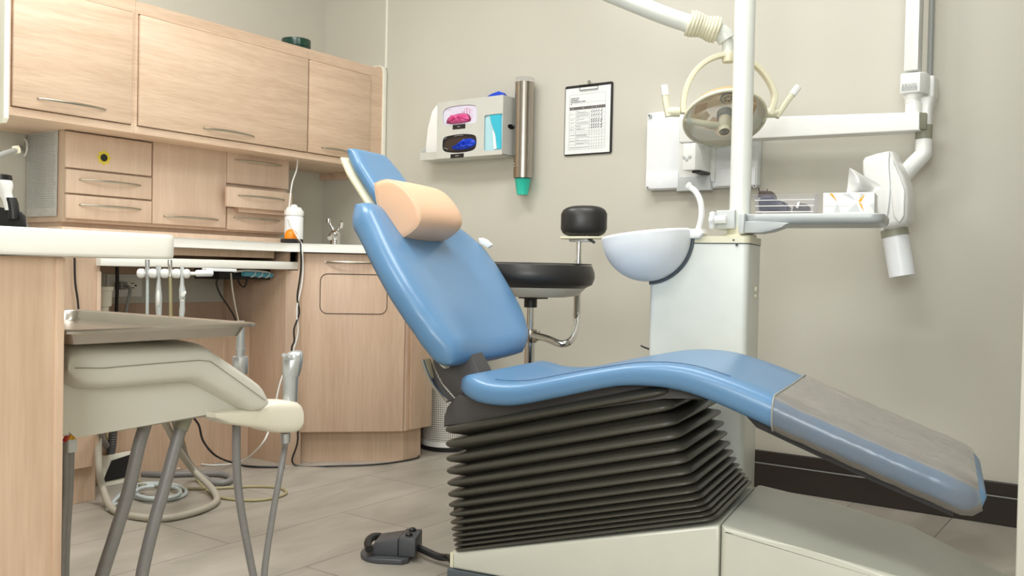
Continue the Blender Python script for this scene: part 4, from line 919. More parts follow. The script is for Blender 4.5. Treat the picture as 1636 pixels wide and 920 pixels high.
g3 = blob([(1265, 337.5), (1267, 329), (1275, 324), (1287, 325), (1292, 331), (1292, 337.5)], wS+.07, wS+.12, 'charcoal', 'eye_shield'); tag(g3, 'grey eye shield in the right half of the clear bin', 'goggles')
g4 = blob([(1271, 331), (1274, 323), (1278, 322), (1275, 333)], wS+.060, wS+.068, 'white', 'clip', None, .001); tag(g4, 'small white clip standing in the clear bin', 'clip')

# ================================================================== OPERATING LAMP
LD = 2.98
def lp(x, y, d=LD): return at(x, y, d)
lamp = thing('operating_lamp', 'cream dental operating lamp on an arched yoke behind the pole', 'operating lamp', lp(1160, 228))
vw = ray(1160, 180).normalized()          # from camera to lamp
FL = Vector((-_sy, _cy, 0))
# arm
b = NB(); P = [lp(900, -42), lp(990, -4), lp(1060, 24), lp(1110, 41), lp(1140, 50), lp(1154, 54), lp(1161, 64), lp(1163.5, 80), lp(1164, 99)]
tube(b, P[:7], .029, 20, 8); tube(b, P[5:], .019, 20, 8); obj('arm', b, 'offwhite', lamp)
b = NB(); q = lp(900, -42); tube(b, [q, q+Vector((-.05, 0, .06)), q+Vector((-.055, 0, .15))], .03, 16); cyl(b, q+Vector((-.055, 0, .12)), (q.x-.055, q.y, HC), .03, n=20); obj('ceiling_post', b, 'offwhite', lamp)
b = NB(); dax = (lp(1146, 51)-lp(1103, 34)).normalized(); n_ = 260; Pc = []; _, ua, va = axes(dax)
for i in range(n_+1):
    t_ = i/n_; c = lp(1099, 36).lerp(lp(1147, 49), t_); rr = .0355+.0035*math.sin(t_*9); a = 2*math.pi*10*t_
    Pc.append(c+ua*rr*math.cos(a)+va*rr*math.sin(a))
tube(b, Pc, .0058, 8, 1, sm=False); obj('wound_cable', b, 'ivory', lamp, label='pale yellow cable wound round the arm')
# yoke arch
b = NB(); P = [lp(x, y) for x, y in ((1091, 181), (1092, 160), (1098, 136), (1112, 112), (1134, 95), (1160, 88), (1188, 94), (1212, 109), (1229, 131), (1237, 152), (1235, 168), (1230, 184))]
tube(b, P, .01, 12, 6, flat=(.017, .0085), ref=FL); obj('yoke', b, 'ivory', lamp)
b = NB(); cyl(b, lp(1164, 100), lp(1164, 84), .021, n=20, bev=.003); obj('yoke_joint', b, 'ivory', lamp)
for nm, pts_ in (('L', ((1068, 186), (1064, 165), (1061, 138), (1066, 178.5), (1086, 179))), ('R', ((1240, 187), (1255, 165), (1274, 140), (1242, 180.5), (1221, 180.5)))):
    b = NB(); cyl(b, lp(*pts_[3]), lp(*pts_[4]), .016, n=20, bev=.002); tube(b, [lp(*pts_[0]), lp(*pts_[1]), lp(*pts_[2])], .01, flat=(.013, .0095), ref=FL); hd_ = obj('handle', b, 'ivory', lamp)
    b = NB(); a = lp(*pts_[2]); c = a+(lp(*pts_[2])-lp(*pts_[1])).normalized()*-.03; tube(b, [c, a+(a-c)*.1], .01, flat=(.0145, .011), ref=FL, sm=False); obj('handle_tip', b, 'white', hd_)
# dish: axis tilted toward camera and down
hc = lp(1158, 186); ax_ = (-vw*.60-Z*.80); ax_.normalize(); uu2 = RT; vv2 = ax_.cross(uu2).normalized(); rd = .131
def dish(prof, n=48): return [ring(hc+ax_*h, uu2, vv2, max(r_, .001), max(r_, .001), n) for r_, h in prof]
b = NB(); loft(b, dish([(.001, -.062), (.05, -.060), (.09, -.048), (.118, -.022), (.130, .0), (.1335, .006), (.1335, .012), (.130, .014), (.126, .012), (.123, .002), (.112, -.018), (.086, -.040), (.05, -.052), (.001, -.054)])); dsh = obj('reflector', b, 'amber_clear', lamp, ang=60)
b = NB(); loft(b, dish([(.1345, .004), (.136, .007), (.136, .014), (.133, .0165), (.129, .015), (.129, .004)]), closed=True, cap=False); obj('rim', b, 'ivory', lamp)
for k in range(10):
    a = 2*math.pi*k/10; cdir = uu2*math.cos(a)+vv2*math.sin(a); tdir = -uu2*math.sin(a)+vv2*math.cos(a)
    b = NB(); q = [hc+ax_*(-.030)+cdir*.098-tdir*.022, hc+ax_*(-.030)+cdir*.098+tdir*.022, hc+ax_*(-.048)+cdir*.06+tdir*.013, hc+ax_*(-.048)+cdir*.06-tdir*.013]
    prism(b, q, ax_*.003, .0006, 1); obj('facet', b, 'amber_side' if k % 2 else 'amber_clear', dsh)
# crossbar and central hub
b = NB(); P = [hc+uu2*(-.128)+ax_*.010, hc+uu2*(-.085)+ax_*.026+vv2*0, hc+uu2*(-.035)+ax_*.036, hc+ax_*.038, hc+uu2*.035+ax_*.036, hc+uu2*.085+ax_*.026, hc+uu2*.128+ax_*.010]
tube(b, P, .0105, 12, 6); obj('crossbar', b, 'ivory', lamp)
b = NB(); loft(b, dish([(.018, -.02), (.026, -.018), (.026, .004), (.018, .006)], 28)); obj('bulb_collar', b, 'grey_mid', lamp)
b = NB(); loft(b, dish([(.016, .006), (.0205, .008), (.0205, .060), (.018, .066), (.001, .066)], 28)); hub = obj('hub', b, 'ivory', lamp)
b = NB()
for r_ in (.015, .011, .007, .003): Pq = [hc+ax_*.0668+uu2*r_*math.cos(a)+vv2*r_*math.sin(a) for a in [i*math.pi/10 for i in range(21)]]; tube(b, Pq, .0009, 6, 1, sm=False)
obj('vent_rings', b, 'charcoal', hub)
vc = hc-vv2*.0 + (uu2*(-.0)+(-vv2 if vv2.z < 0 else vv2)*.058)+ax_*(-.030)
b = NB(); loft(b, [ring(vc+ax_*h, uu2, vv2, r_, r_, 30) for r_, h in ((.027, 0), (.027, .004), (.022, .006))]); vt = obj('vent_disc', b, 'lens', lamp)
b = NB(); Pq = [vc+ax_*.007+uu2*.019*math.cos(a)+vv2*.019*math.sin(a) for a in [i*math.pi/12 for i in range(25)]]; tube(b, Pq, .002, 6, 1, sm=False)
for k in range(3):
    a = k*math.pi/3+.3; tube(b, [vc+ax_*.007+(uu2*math.cos(a)+vv2*math.sin(a))*.018, vc+ax_*.007-(uu2*math.cos(a)+vv2*math.sin(a))*.018], .0016, 6, 1, sm=False)
obj('vent_spokes', b, 'amber', vt)
b = NB(); loft(b, dish([(.129, .016), (.122, .030), (.10, .046), (.06, .058), (.03, .061), (.03, .0595), (.06, .0565), (.10, .0445), (.1205, .029), (.127, .016)]), closed=True, cap=False); obj('shield', b, 'shield_clear', lamp, label='clear curved shield')

# ================================================================== X-RAY UNIT ON THE BACK WALL
xr_ = thing('xray_unit', 'white wall-mounted dental x-ray machine with folding arm on the back wall', 'x-ray machine', (-1.5, D, 1.15))
q0 = on(1, D-.045, 1031, 304); q1 = on(1, D-.045, 1034, 180.5); q2 = on(1, D-.045, 1209, 302)
mx0, mx1, mz0, mz1 = q0.x, q2.x, q0.z, q1.z
mp_ = thing('wall_panel', 'white plastic wall panel with corner screws behind the x-ray arm', 'wall panel', ((mx0+mx1)/2, D, mz0))
b = NB(); prism(b, [Vector((mx0+(mx1-mx0)/2+x, D-.045, mz0+(mz1-mz0)/2+z)) for x, z in rrect(mx1-mx0, mz1-mz0, .012, 4)], (0, .044, 0), .004); obj('back_plate', b, 'white_cool', mp_)
zst = on(1, D-.047, 1060, 276.5).z
def xz(x, y, off=.05): p = on(1, D-off, x, y); return p.x, p.z
b = NB(); x_a = xz(1033, 280)[0]; x_b = xz(1084, 280)[0]; box(b, mx0+.004, x_b, D-.053, D-.0445, mz0+.004, zst, .003)
x_c = xz(1143, 280)[0]; box(b, x_c, mx1-.004, D-.053, D-.0445, mz0+.004, zst+.006, .003); obj('lower_step', b, 'white_cool', mp_)
b = NB(); a = xz(1084, 284); c = xz(1135, 304); prism(b, [Vector(v) for v in ((a[0], D-.046, c[1]), (c[0]+.01, D-.046, c[1]), (c[0], D-.046, a[1]), (a[0]+.012, D-.046, a[1]))], (0, -.022, 0), .002); obj('lower_cover', b, 'grey_light', mp_)
b = NB(); a = xz(1085, 245); c = xz(1146, 290); box(b, a[0], c[0]-.01, D-.052, D-.044, c[1], mz1-.05, .003); obj('center_rib', b, 'white', mp_)
for x, y in ((1037.5, 184.5), (1034.5, 300), (1205.5, 297), (1132, 301)):
    p = on(1, D-.055, x, y); b = NB(); cyl(b, (p.x, D-.0555, p.z), (p.x, D-.044, p.z), .0075, n=14); s1_ = obj('screw_boss', b, 'grey_light', mp_)
    b = NB(); cyl(b, (p.x, D-.0568, p.z), (p.x, D-.055, p.z), .0032, n=10); obj('screw', b, 'charcoal', s1_)
# bracket box
OA = .17
def xo(x, y, off=OA): return on(1, D-off, x, y)
a, c = xo(1092, 229), xo(1110, 271)
b = NB(); P = [(a.x, D-OA), (c.x, D-OA), (c.x+.012, D-OA+.02), (c.x+.012, D-.056), (a.x, D-.056)]; prism(b, [Vector((x, y, c.z)) for x, y in P], (0, 0, a.z-c.z), .003); br_ = obj('wall_bracket', b, 'white', xr_)
b = NB()
for x, y in ((1092.5, 251), (1097, 254.5), (1102, 250.5)):
    p = xo(x, y, OA+.001); lathe(b, p, (0, -1, 0), [(.007, 0), (.007, .001), (.005, .002)], 14)
obj('screw_cap', b, 'grey_light', br_)
b = NB(); box(b, c.x-.02, c.x+.014, D-OA+.02, D-.056, c.z-.009, c.z-.001); obj('cable_gap', b, 'black', br_, False)
# horizontal arm (tapered box)
tl, bl, tr, brr = xo(1084.5, 191), xo(1084.5, 228), xo(1469, 178.5), xo(1469, 208)
b = NB(); prism(b, [tl, tr, brr, bl], (0, .075, 0), .005, 3); ha_ = obj('horizontal_arm', b, 'white', xr_)
b = NB(); p0, p1 = xo(1469.5, 179), xo(1477.5, 205); prism(b, [Vector(v) for v in ((p0.x, D-OA+.003, p1.z), (p1.x, D-OA+.02, p1.z), (p1.x, D-OA+.07, p1.z), (p0.x, D-OA+.072, p1.z))], (0, 0, p0.z-p1.z), .002); obj('end_cap', b, 'khaki_grey', ha_)
b = NB(); cyl(b, (xo(1456, 178).x, D-OA+.037, tr.z-.004), (xo(1456, 178).x, D-OA+.037, xo(1456, 163).z), .0275, n=28); obj('swivel', b, 'white', xr_)
b = NB(); X5 = xo(1455, 160).x; lathe(b, (X5, D-OA+.037, xo(1456, 162.5).z), Z, [(.0255, 0), (.0255, .012), (.030, .020), (.031, .034)], 28); obj('joint_ring', b, 'white', xr_)
b = NB(); q0, q1 = xo(1438, 150), xo(1470, 114); prism(b, [Vector((x, y, q0.z)) for x, y in ((q0.x, D-OA+.0), (q1.x, D-OA+.0), (q1.x+.018, D-OA+.025), (q1.x+.018, D-OA+.075), (q0.x, D-OA+.075))], (0, 0, q1.z-q0.z), .005, 3); jb = obj('joint_housing', b, 'white', xr_)
b = NB(); q0_, q1_ = xo(1439.5, 146), xo(1466, 136); box(b, q0_.x, q1_.x, D-OA-.0012, D-OA+.001, q0_.z, q1_.z); lb_ = obj('rating_label', b, 'grey_light', jb, False)
b = NB()
for k in range(5):
    z = q0_.z+.003+k*.0045; x = q0_.x+.003
    while x < q1_.x-.006: l = random.uniform(.004, .012); box(b, x, min(x+l, q1_.x-.002), D-OA-.0018, D-OA-.001, z, z+.0016); x += l+.003
obj('label_text', b, 'grey_mid', lb_, False)
q0, q1 = xo(1443, 113), xo(1466, 2)
b = NB(); box(b, q0.x, xo(1466, 113).x, D-OA+.004, D-OA+.068, q0.z, 2.35, .004); obj('upper_arm', b, 'white', xr_)
b = NB(); X6, X7 = xo(1478, 60).x, xo(1484, 60).x; cyl(b, (X6+.0, D-OA+.09, xo(1480, 140).z), (X6+.0, D-OA+.09, 2.35), .0095, n=14); obj('arm_cable', b, 'grey_mid', xr_)
b = NB(); X8 = on(1, D-.07, 1478, 60).x; X9 = on(1, D-.07, 1490, 60).x
box(b, X8+.012, X9, D-.085, D-.03, on(1, D-.07, 1485, 125).z, 2.35, .004); obj('rear_arm', b, 'white', xr_)
b = NB(); q0 = on(1, D-.08, 1481, 158); q1 = on(1, D-.08, 1495, 121); box(b, q0.x, q1.x, D-.10, D-.018, q0.z, q1.z, .008, 3); obj('rear_joint', b, 'white', xr_)
b = NB(); box(b, X5-.04, X9+.01, D-.09, D-.001, 2.30, 2.42, .006); box(b, X5-.03, X5+.03, D-OA, D-.08, 2.32, 2.40, .006); obj('ceiling_bracket', b, 'white', xr_)
def xn(x, y, off=.115): return on(1, D-off, x, y)
b = NB(); Rq = [ring(xn(x, y), Vector((1, 0, 0)), Vector((0, 1, 0)), r_, r_*1.1, 24, 2.6) for x, y, r_ in ((1483, 157, .026), (1481, 166, .022), (1479, 178, .0205), (1478, 202, .0205))]; loft(b, Rq); obj('neck', b, 'white', xr_)
b = NB(); cyl(b, xn(1476.5, 200), xn(1475.5, 222), .0265, n=28); obj('neck_collar', b, 'khaki_grey', xr_)
b = NB(); P = [xn(1475.5, 222.5), xn(1475.5, 236), xn(1474, 247), xn(1460, 262), xn(1446, 278), xn(1438, 290)]
Rr = []
tube(b, P, .0255, 24, 5, r2=.029); obj('elbow', b, 'white', xr_)
# tube head
OH = .28
def xh(x, y, off=OH): return on(1, D-off, x, y)
out = [(1377, 256), (1381, 250), (1400, 244), (1419, 240), (1424, 241), (1434, 262), (1444, 282), (1450, 300), (1452, 322), (1450, 350), (1446, 359), (1438, 362), (1422, 366), (1411, 368), (1406, 352), (1396, 328), (1384, 300), (1377, 275)]
b = NB(); oc = Vector(); Pq = [xh(x, y) for x, y in out]
for p in Pq: oc += p/len(Pq)
def hr(k, dy): return [Vector((oc.x+(p.x-oc.x)*k, p.y+dy, oc.z+(p.z-oc.z)*k)) for p in Pq]
loft(b, [hr(.80, -.006), hr(.92, -.003), hr(.985, .008), hr(1.0, .025), hr(1.0, .085), hr(.97, .105), hr(.86, .118)]); th_ = obj('tube_head', b, 'white', xr_, ang=55)
b = NB(); tube(b, [xh(1421, 242, OH+.006), xh(1420, 262, OH+.009), xh(1422, 300, OH+.010), xh(1419, 335, OH+.009), xh(1413, 364, OH+.006)], .0018, 8, 6); obj('shell_seam', b, 'grey_light', th_)
b = NB(); prism(b, [xh(x, y, OH+.002) for x, y in ((1428, 256), (1438, 282), (1447, 305), (1446, 345), (1438, 357), (1428, 345), (1424, 300))], (0, -.012, 0), .005, 3); obj('side_bulge', b, 'white', th_)
c0, c1_ = xh(1427, 358, OH-.05), xh(1441.5, 441, OH-.05)
dd = (c1_-c0).normalized()
b = NB(); cyl(b, c0, c0.lerp(c1_, .10), .046, .043, n=36); obj('cone_base', b, 'white', th_)
b = NB(); cyl(b, c0.lerp(c1_, .10), c0.lerp(c1_, .235), .0425, n=36); obj('cone_ring', b, 'khaki_grey', th_)
b = NB(); cyl(b, c0.lerp(c1_, .236), c1_, .0405, n=36); obj('cone', b, 'white_cool', th_)

# ================================================================== WALL ITEMS
# clipboard
t = thing('clipboard', 'black clipboard with a checklist hanging on the back wall', 'clipboard', (-2.035, D, 1.315))
ca, cb_, cc_, cd = (on(1, D-.006, x, y) for x, y in ((903.5, 138), (979.5, 130.5), (976.5, 244.5), (901.5, 249.5)))
X0c, X1c, Z0c, Z1c = ca.x, cb_.x, (cc_.z+cd.z)/2, (ca.z+cb_.z)/2
b = NB(); prism(b, [Vector(((X0c+X1c)/2+x, D-.007, (Z0c+Z1c)/2+z)) for x, z in rrect(X1c-X0c, Z1c-Z0c, .008, 4)], (0, .004, 0)); obj('board', b, 'black', t)
px0, px1, pz0, pz1 = X0c+.004, X1c-.009, Z0c+.006, Z1c-.012
b = NB(); box(b, px0, px1, D-.0085, D-.0072, pz0, pz1); sh = obj('sheet', b, 'paper', t, False)
def sxz(x, y): return px0+(px1-px0)*(x-90)/(580-90), pz1-(pz1-pz0)*(y-100)/(840-100)
b = NB(); F = D-.0090
def ln(x0, y0, x1, y1, w_=.0006, dz=0):
    a = sxz(x0, y0); c = sxz(x1, y1)
    if abs(a[0]-c[0]) > abs(a[1]-c[1]): box(b, a[0], c[0], F, F+.0004, a[1]-w_/2, a[1]+w_/2)
    else: box(b, a[0]-w_/2, a[0]+w_/2, F, F+.0004, c[1], a[1])
X_a, X_b = 138, 528
for y in (175, 272, 345, 395, 440, 482, 520, 555, 588, 608, 632, 665, 700, 735, 765, 790): ln(X_a, y, X_b, y)
for x in (X_a, 208, 358, 385, 412, 438, 465, 495, X_b): ln(x, 345 if x not in (X_a, X_b) else 175, x, 790)
obj('table_grid', b, 'ink_soft', sh, False)
b = NB(); a, c = sxz(X_a, 313), sxz(X_b, 345); box(b, a[0], c[0], F-.0002, F+.0004, c[1], a[1]); hb = obj('header_band', b, 'band', sh, False)
b = NB()
for txt, x, y, s_ in (('OPERATORY', 148, 222, .0075), ('EQUIPMENT', 148, 243, .0075), ('MAINTENANCE WEEK', 148, 263, .0075), ('OF', 148, 286, .006)):
    a = sxz(x, y); text_bm(txt, s_, (a[0], F, a[1]), (1, 0, 0), (0, 0, 1), bm=b)
obj('title_text', b, 'ink', sh, False)
b = NB()
for txt, x in (('Area', 160), ('Task', 278), ('M', 380), ('T', 404), ('W', 426), ('T', 452), ('F', 480), ('S', 506)):
    a = sxz(x, 334); text_bm(txt, .0055, (a[0], F-.0004, a[1]), (1, 0, 0), (0, 0, 1), bm=b)
obj('header_text', b, 'paper', hb, False)
b = NB(); rr_ = random.Random(3)
for y in (365, 378, 388, 410, 422, 432, 458, 468, 495, 507, 530, 542, 566, 572, 630, 642, 655, 685, 695, 722, 730, 772):
    for x0_, x1_ in ((148, 196), (212, 350)):
        if x0_ == 148 and rr_.random() < .45: continue
        x = x0_+rr_.uniform(0, 8)
        while x < x1_-6:
            l = rr_.uniform(5, 16); a = sxz(x, y); c = sxz(min(x+l, x1_), y); box(b, a[0], c[0], F, F+.0004, a[1], a[1]+.0017); x += l+3
            if rr_.random() < .08: break
obj('row_text', b, 'ink_soft', sh, False)
b = NB()
for y in (375, 418, 465, 492, 528, 555):
    for k, x in enumerate((381, 404, 428, 454, 486)):
        q = sxz(x, y); k_ = .0034 if x < 470 else .0045
        pts3 = [(q[0]-k_*.6, q[1]), (q[0]-k_*.2, q[1]-k_), (q[0]+k_, q[1]+k_*1.5)]
        for (xa2, za2), (xb2, zb2) in zip(pts3, pts3[1:]): tube(b, [(xa2, F-.0003, za2), (xb2, F-.0003, zb2)], .0009, 5, 1, sm=False)
obj('check_marks', b, 'ink', sh, False)
b = NB(); cl = [on(1, D-.014, x, y) for x, y in ((926, 136.5), (926, 144.5), (955, 141.5), (955, 134.5))]
tube(b, cl, .0016, 6, 1, sm=False); tube(b, [cl[0], cl[3]], .0022, 6, 1, sm=False)
cxm = on(1, D-.012, 941, 132); tube(b, [cxm+Vector((.006*math.cos(a), 0, .006*math.sin(a)+.003)) for a in [i*math.pi/6 for i in range(13)]], .0014, 6, 1, sm=False); obj('clip', b, 'black', t)
b = NB(); cyl(b, (cxm.x, D-.016, cxm.z+.006), (cxm.x, D+.0, cxm.z+.006), .0018, n=8); obj('wall_hook', b, 'chrome', t)
# cup dispenser
cx1 = on(1, D-.055, 837, 200); rC = .043
zt1, zb1, zc1_ = on(1, D-.055, 838, 127).z, on(1, D-.055, 836, 285).z, on(1, D-.055, 838, 311).z
t = thing('cup_dispenser', 'brushed steel cup dispenser tube on the wall beside the glove box holder', 'dispenser', (cx1.x, D, zb1))
b = NB(); lathe(b, (cx1.x, D-.055, zb1), Z, [(rC-.004, 0), (rC, .001), (rC, zt1-zb1-.015), (rC-.001, zt1-zb1-.014), (.001, zt1-zb1-.014)], 40); obj('tube', b, 'steel', t)
b = NB(); lathe(b, (cx1.x, D-.055, zt1-.013), Z, [(rC+.001, 0), (rC+.001, .016), (rC-.001, .019), (.001, .020)], 36); obj('cap', b, 'plastic_clear', t, label='clear cap')
b = NB(); box(b, cx1.x-.012, cx1.x+.012, D-.014, D-.001, zb1+.05, zt1-.05, .002); obj('wall_mount', b, 'steel', t)
b = NB()
for dz in (.062, .050): cyl(b, (cx1.x-.018, D-.055-rC*.93, zb1+dz), (cx1.x-.018, D-.055-rC*.93-.004, zb1+dz), .0028, n=10)
obj('rivet', b, 'chrome', t)
b = NB(); lathe(b, (cx1.x, D-.055, zc1_), Z, [(.001, 0), (.025, 0), (.025, .002), (.036, zb1-zc1_-.004), (.038, zb1-zc1_-.002), (.001, zb1-zc1_-.002)], 36); cup_ = obj('paper_cup', b, 'teal'); tag(cup_, 'teal cup sticking out of the bottom of the cup dispenser', 'cup')
# glove box holder
GF = .125
def gp(x, y, off=GF): return on(1, D-off, x, y)
gl, gr = gp(699, 165), gp(804, 150); gb = gp(803, 247); gx0, gx1 = gl.x, gr.x; gz1 = (gl.z+gr.z)/2; gz0 = (gp(698, 253).z+gb.z)/2
t = thing('glove_box_holder', 'grey metal wall holder with glove boxes and masks left of the cup dispenser', 'dispenser', ((gx0+gx1)/2, D, gz0))
def gxz(x, y, off=GF): p = gp(x, y, off); return p.x, p.z
# front plate with three openings built as strips
o1 = (gxz(707.5, 169), gxz(762, 204)); o2 = (gxz(706.5, 215), gxz(761, 243)); o3 = (gxz(774, 184), gxz(802, 239))
def ox(o): return o[0][0], o[1][0], o[1][1], o[0][1]
a1, a2, a3, a4 = ox(o1); b1, b2, b3, b4 = ox(o2); c1x, c2x, c3z, c4z = ox(o3)
Y0, Y1 = D-GF, D-GF+.002
def plate_holes(outer, holes):
    cu = bpy.data.curves.new('t', 'CURVE'); cu.dimensions = '2D'; cu.fill_mode = 'BOTH'; cu.extrude = .001
    for P in [outer]+holes:
        sp_l = cu.splines.new('POLY'); sp_l.points.add(len(P)-1); sp_l.use_cyclic_u = True
        for k, (x, z) in enumerate(P): sp_l.points[k].co = (x, z, 0, 1)
    ob = bpy.data.objects.new('t', cu); COL.objects.link(ob); dg = bpy.context.evaluated_depsgraph_get(); me = bpy.data.meshes.new_from_object(ob.evaluated_get(dg))
    bm = NB(); bm.from_mesh(me)
    for v in bm.verts: v.co = Vector((v.co.x, (Y0+Y1)/2+v.co.z, v.co.y))
    bpy.data.objects.remove(ob); bpy.data.curves.remove(cu); bpy.data.meshes.remove(me); return bm
def hole(P, k=4):
    q = [Vector((*gxz(x, y), 0)) for x, y in P]; q = smooth_pts(q+[q[0]], k)[:-1]; return [(v.x, v.y) for v in q]
h1_ = hole([(708, 179), (712, 173.5), (722, 170), (740, 167.5), (755, 167.5), (761, 170.5), (762, 182), (760, 195), (752, 197), (735, 198.5), (718, 200), (710, 199), (707.5, 192)])
h2_ = hole([(707, 226), (710, 219.5), (722, 216), (740, 214), (755, 215), (760.5, 219), (761, 230), (758, 238), (748, 242), (730, 244), (712, 242.5), (707, 237)])
h3_ = [( (c1x+c2x)/2+x, (c3z+c4z)/2+z) for x, z in rrect(c2x-c1x, c4z-c3z, .010, 4)]
b = plate_holes([(gx0, gz0), (gx1, gz0), (gx1, gz1), (gx0, gz1)], [h1_, h2_, h3_]); obj('front_plate', b, 'dispenser', t, False)
b = NB(); box(b, gx0, gx0+.002, Y1, D-.001, gz0, gz1); box(b, gx1-.002, gx1, Y1, D-.001, gz0, gz1); box(b, gx0, gx1, Y1, D-.001, gz0, gz0+.002); box(b, gx0, gx1, D-.003, D, gz0, gz1); obj('case', b, 'dispenser', t, False)
# left wing for tissues
wl = on(1, D-.11, 671, 258).x; wz = gz0+.001; wz1 = on(1, D-.11, 684, 228).z
b = NB(); box(b, wl, gx0-.0005, D-.11, D-.108, wz, wz+.035); box(b, wl, gx0-.0005, D-.108, D-.001, wz, wz+.002)
prism(b, [Vector((wl, D-.108, wz+.002)), Vector((wl, D-.002, wz+.002)), Vector((wl, D-.002, wz+.15)), Vector((wl, D-.108, wz+.035))], (.002, 0, 0)); obj('side_tray', b, 'dispenser', t, False)
b = NB(); prism(b, [on(1, D-.07, x, y) for x, y in ((679, 245), (683, 205), (690, 178), (697, 168), (698.5, 172), (699, 247))], (0, .03, 0), .003); ob_ = obj('wipe_packet', b, 'tissue'); tag(ob_, 'white paper wipes bulging out at the left end of the glove box holder', 'wipes')
# glove cartons inside
def inside(nm, a, m, dy, lb, cat):
    b = NB(); box(b, a[0]-.008, min(a[1]+.008, gx1-.004), Y1+dy, Y1+dy+.06, a[2]-.008, a[3]+.008, .002); o = obj(nm, b, m, None, False); tag(o, lb, cat); return o
k1 = inside('glove_carton', (a1, a2, a3, a4), 'box_lilac', .003, 'pale lilac glove carton with pink gloves in the upper slot of the holder', 'glove box')
k2 = inside('glove_carton', (b1, b2, b3, b4), 'black', .003, 'black glove carton with blue gloves in the lower slot of the holder', 'glove box')
k3 = inside('mask_stack', (c1x, c2x, c3z, c4z), 'mask_pale', .006, 'pale blue face masks behind the right window of the holder', 'face masks')
YI = Y1+.0025
def gi(x, y): return on(1, YI, x, y)
def shape(P, m, nm, par, dep=.002, y=YI, sm=3, bev=0):
    pts = [on(1, y, a, c) for a, c in P]; 
    if sm: pts = smooth_pts(pts+[pts[0]], sm)[:-1]
    b = NB(); prism(b, pts, (0, -dep, 0), bev); return obj(nm, b, m, par)
shape([(713, 197), (716, 189), (724, 184), (740, 181), (750, 184), (752, 193), (740, 196), (722, 198)], 'pink_dark', 'opening', k1, .001, YI)
def gloves(P, m, lb, par, seed):
    rr = random.Random(seed); b = NB(); pts = smooth_pts([on(1, YI-.001, a, c) for a, c in P]+[on(1, YI-.001, *P[0])], 4)[:-1]; c = sum(pts, Vector())/len(pts); n = len(pts); rings_ = []
    for j, (k, dy) in enumerate(((1, 0), (.86, -.010), (.62, -.017), (.35, -.020), (.12, -.019))):
        rings_.append([c+(p-c)*k+Vector((0, dy+(.0045*math.sin(i*1.9+j*1.3+seed) if j else 0), .002*math.sin(i*1.3+j) if j else 0)) for i, p in enumerate(pts)])
    loft(b, rings_); o = obj('glove_tuft', b, m, None, ang=25); tag(o, lb, 'gloves'); return o
gloves([(716, 193), (720, 185), (731, 183), (744, 182), (749, 187), (747, 193), (736, 197), (722, 197)], 'glove_pink', 'pink rubber gloves pulled out of the upper lilac carton', k1, 1)
gloves([(722, 236), (730, 231), (738, 225), (748, 221), (757, 223), (760, 229), (752, 236), (738, 239), (726, 239)], 'glove_blue', 'blue rubber gloves pulled out of the lower black carton', k2, 4)
shape([(711, 238), (711, 228), (722, 222), (740, 219), (755, 220), (759, 227), (757, 236), (742, 240), (722, 241)], 'brown_dark', 'opening', k2, .001, YI)
b = NB(); P = [gi(x, y) for x, y in ((738, 187), (739, 178), (741, 178), (742, 186), (743, 173), (745.5, 173), (746, 185), (747, 172), (749.5, 172), (750, 185), (751.5, 174.5), (754, 175), (754, 190))]
tube(b, [p+Vector((0, -.0006, 0)) for p in P], .0007, 5, 1, sm=False); obj('hand_outline', b, 'glove_pink', k1)
b = NB(); tube(b, [gi(x, y)+Vector((0, -.0006, 0)) for x, y in ((709, 177), (713, 174.5), (717, 175.5), (721, 174.5))], .0006, 5, 1, sm=False); obj('carton_text', b, 'ink_soft', k1)
b = NB(); tube(b, [gi(x, y)+Vector((0, -.0006, 0)) for x, y in ((726, 217.5), (732, 216.4), (740, 216.0))], .0009, 5, 1, sm=False); tube(b, [gi(x, y)+Vector((0, -.0006, 0)) for x, y in ((710, 222), (714, 220))], .0009, 5, 1, sm=False); tube(b, [gi(x, y)+Vector((0, -.0006, 0)) for x, y in ((709, 236), (716, 238.5))], .0012, 5, 1, sm=False); obj('carton_text', b, 'grey_light', k2)
shape([(783, 184), (801, 182), (801, 237), (795, 238), (792, 214), (786, 198)], 'mask_cyan', 'mask_fold', k3, .004, YI+.003, 0)
shape([(788, 207), (790, 238), (794, 238), (792, 216)], 'tissue', 'mask_edge', k3, .005, YI+.002, 0)
# labels
for nm, x0_, y0_, x1_, y1_, tx in (('label_plate', 723.5, 199.5, 743.5, 203.0, 'SMALL'), ('label_plate', 720, 246, 741, 249.5, 'MEDIUM')):
    a = gxz(x0_, y0_); c = gxz(x1_, y1_); b = NB(); box(b, a[0], c[0], Y0-.0012, Y0-.0002, c[1]-.006, a[1]-.001); l_ = obj(nm, b, 'black', t, False)
    b = text_bm(tx, .006, ((a[0]+c[0])/2, Y0-.0016, (a[1]+c[1])/2-.0055), (1, 0, 0), (0, 0, 1), align='CENTER'); obj('label_text', b, 'grey_light', l_, False)
p = on(0, gx1, 816, 202.5); b = NB(); n=24
prism(b, [Vector((gx1+.0001, p.y+.024*math.cos(2*math.pi*i/n), p.z+.011*math.sin(2*math.pi*i/n))) for i in range(n)], (.0015, 0, 0)); obj('oval_badge', b, 'black', t)
b = NB(); pts = [on(1, D-.08, x, y) for x, y in ((778, 153.5), (786, 149.5), (796, 145.5), (801, 147), (803.5, 150), (803.5, 156), (778, 158))]; prism(b, pts, (0, .03, 0), .003); o = obj('glove_tuft', b, 'glove_blue'); tag(o, 'blue glove poking out above the top edge of the holder', 'gloves')
o.data.materials[0] = MATS['glove_blue']

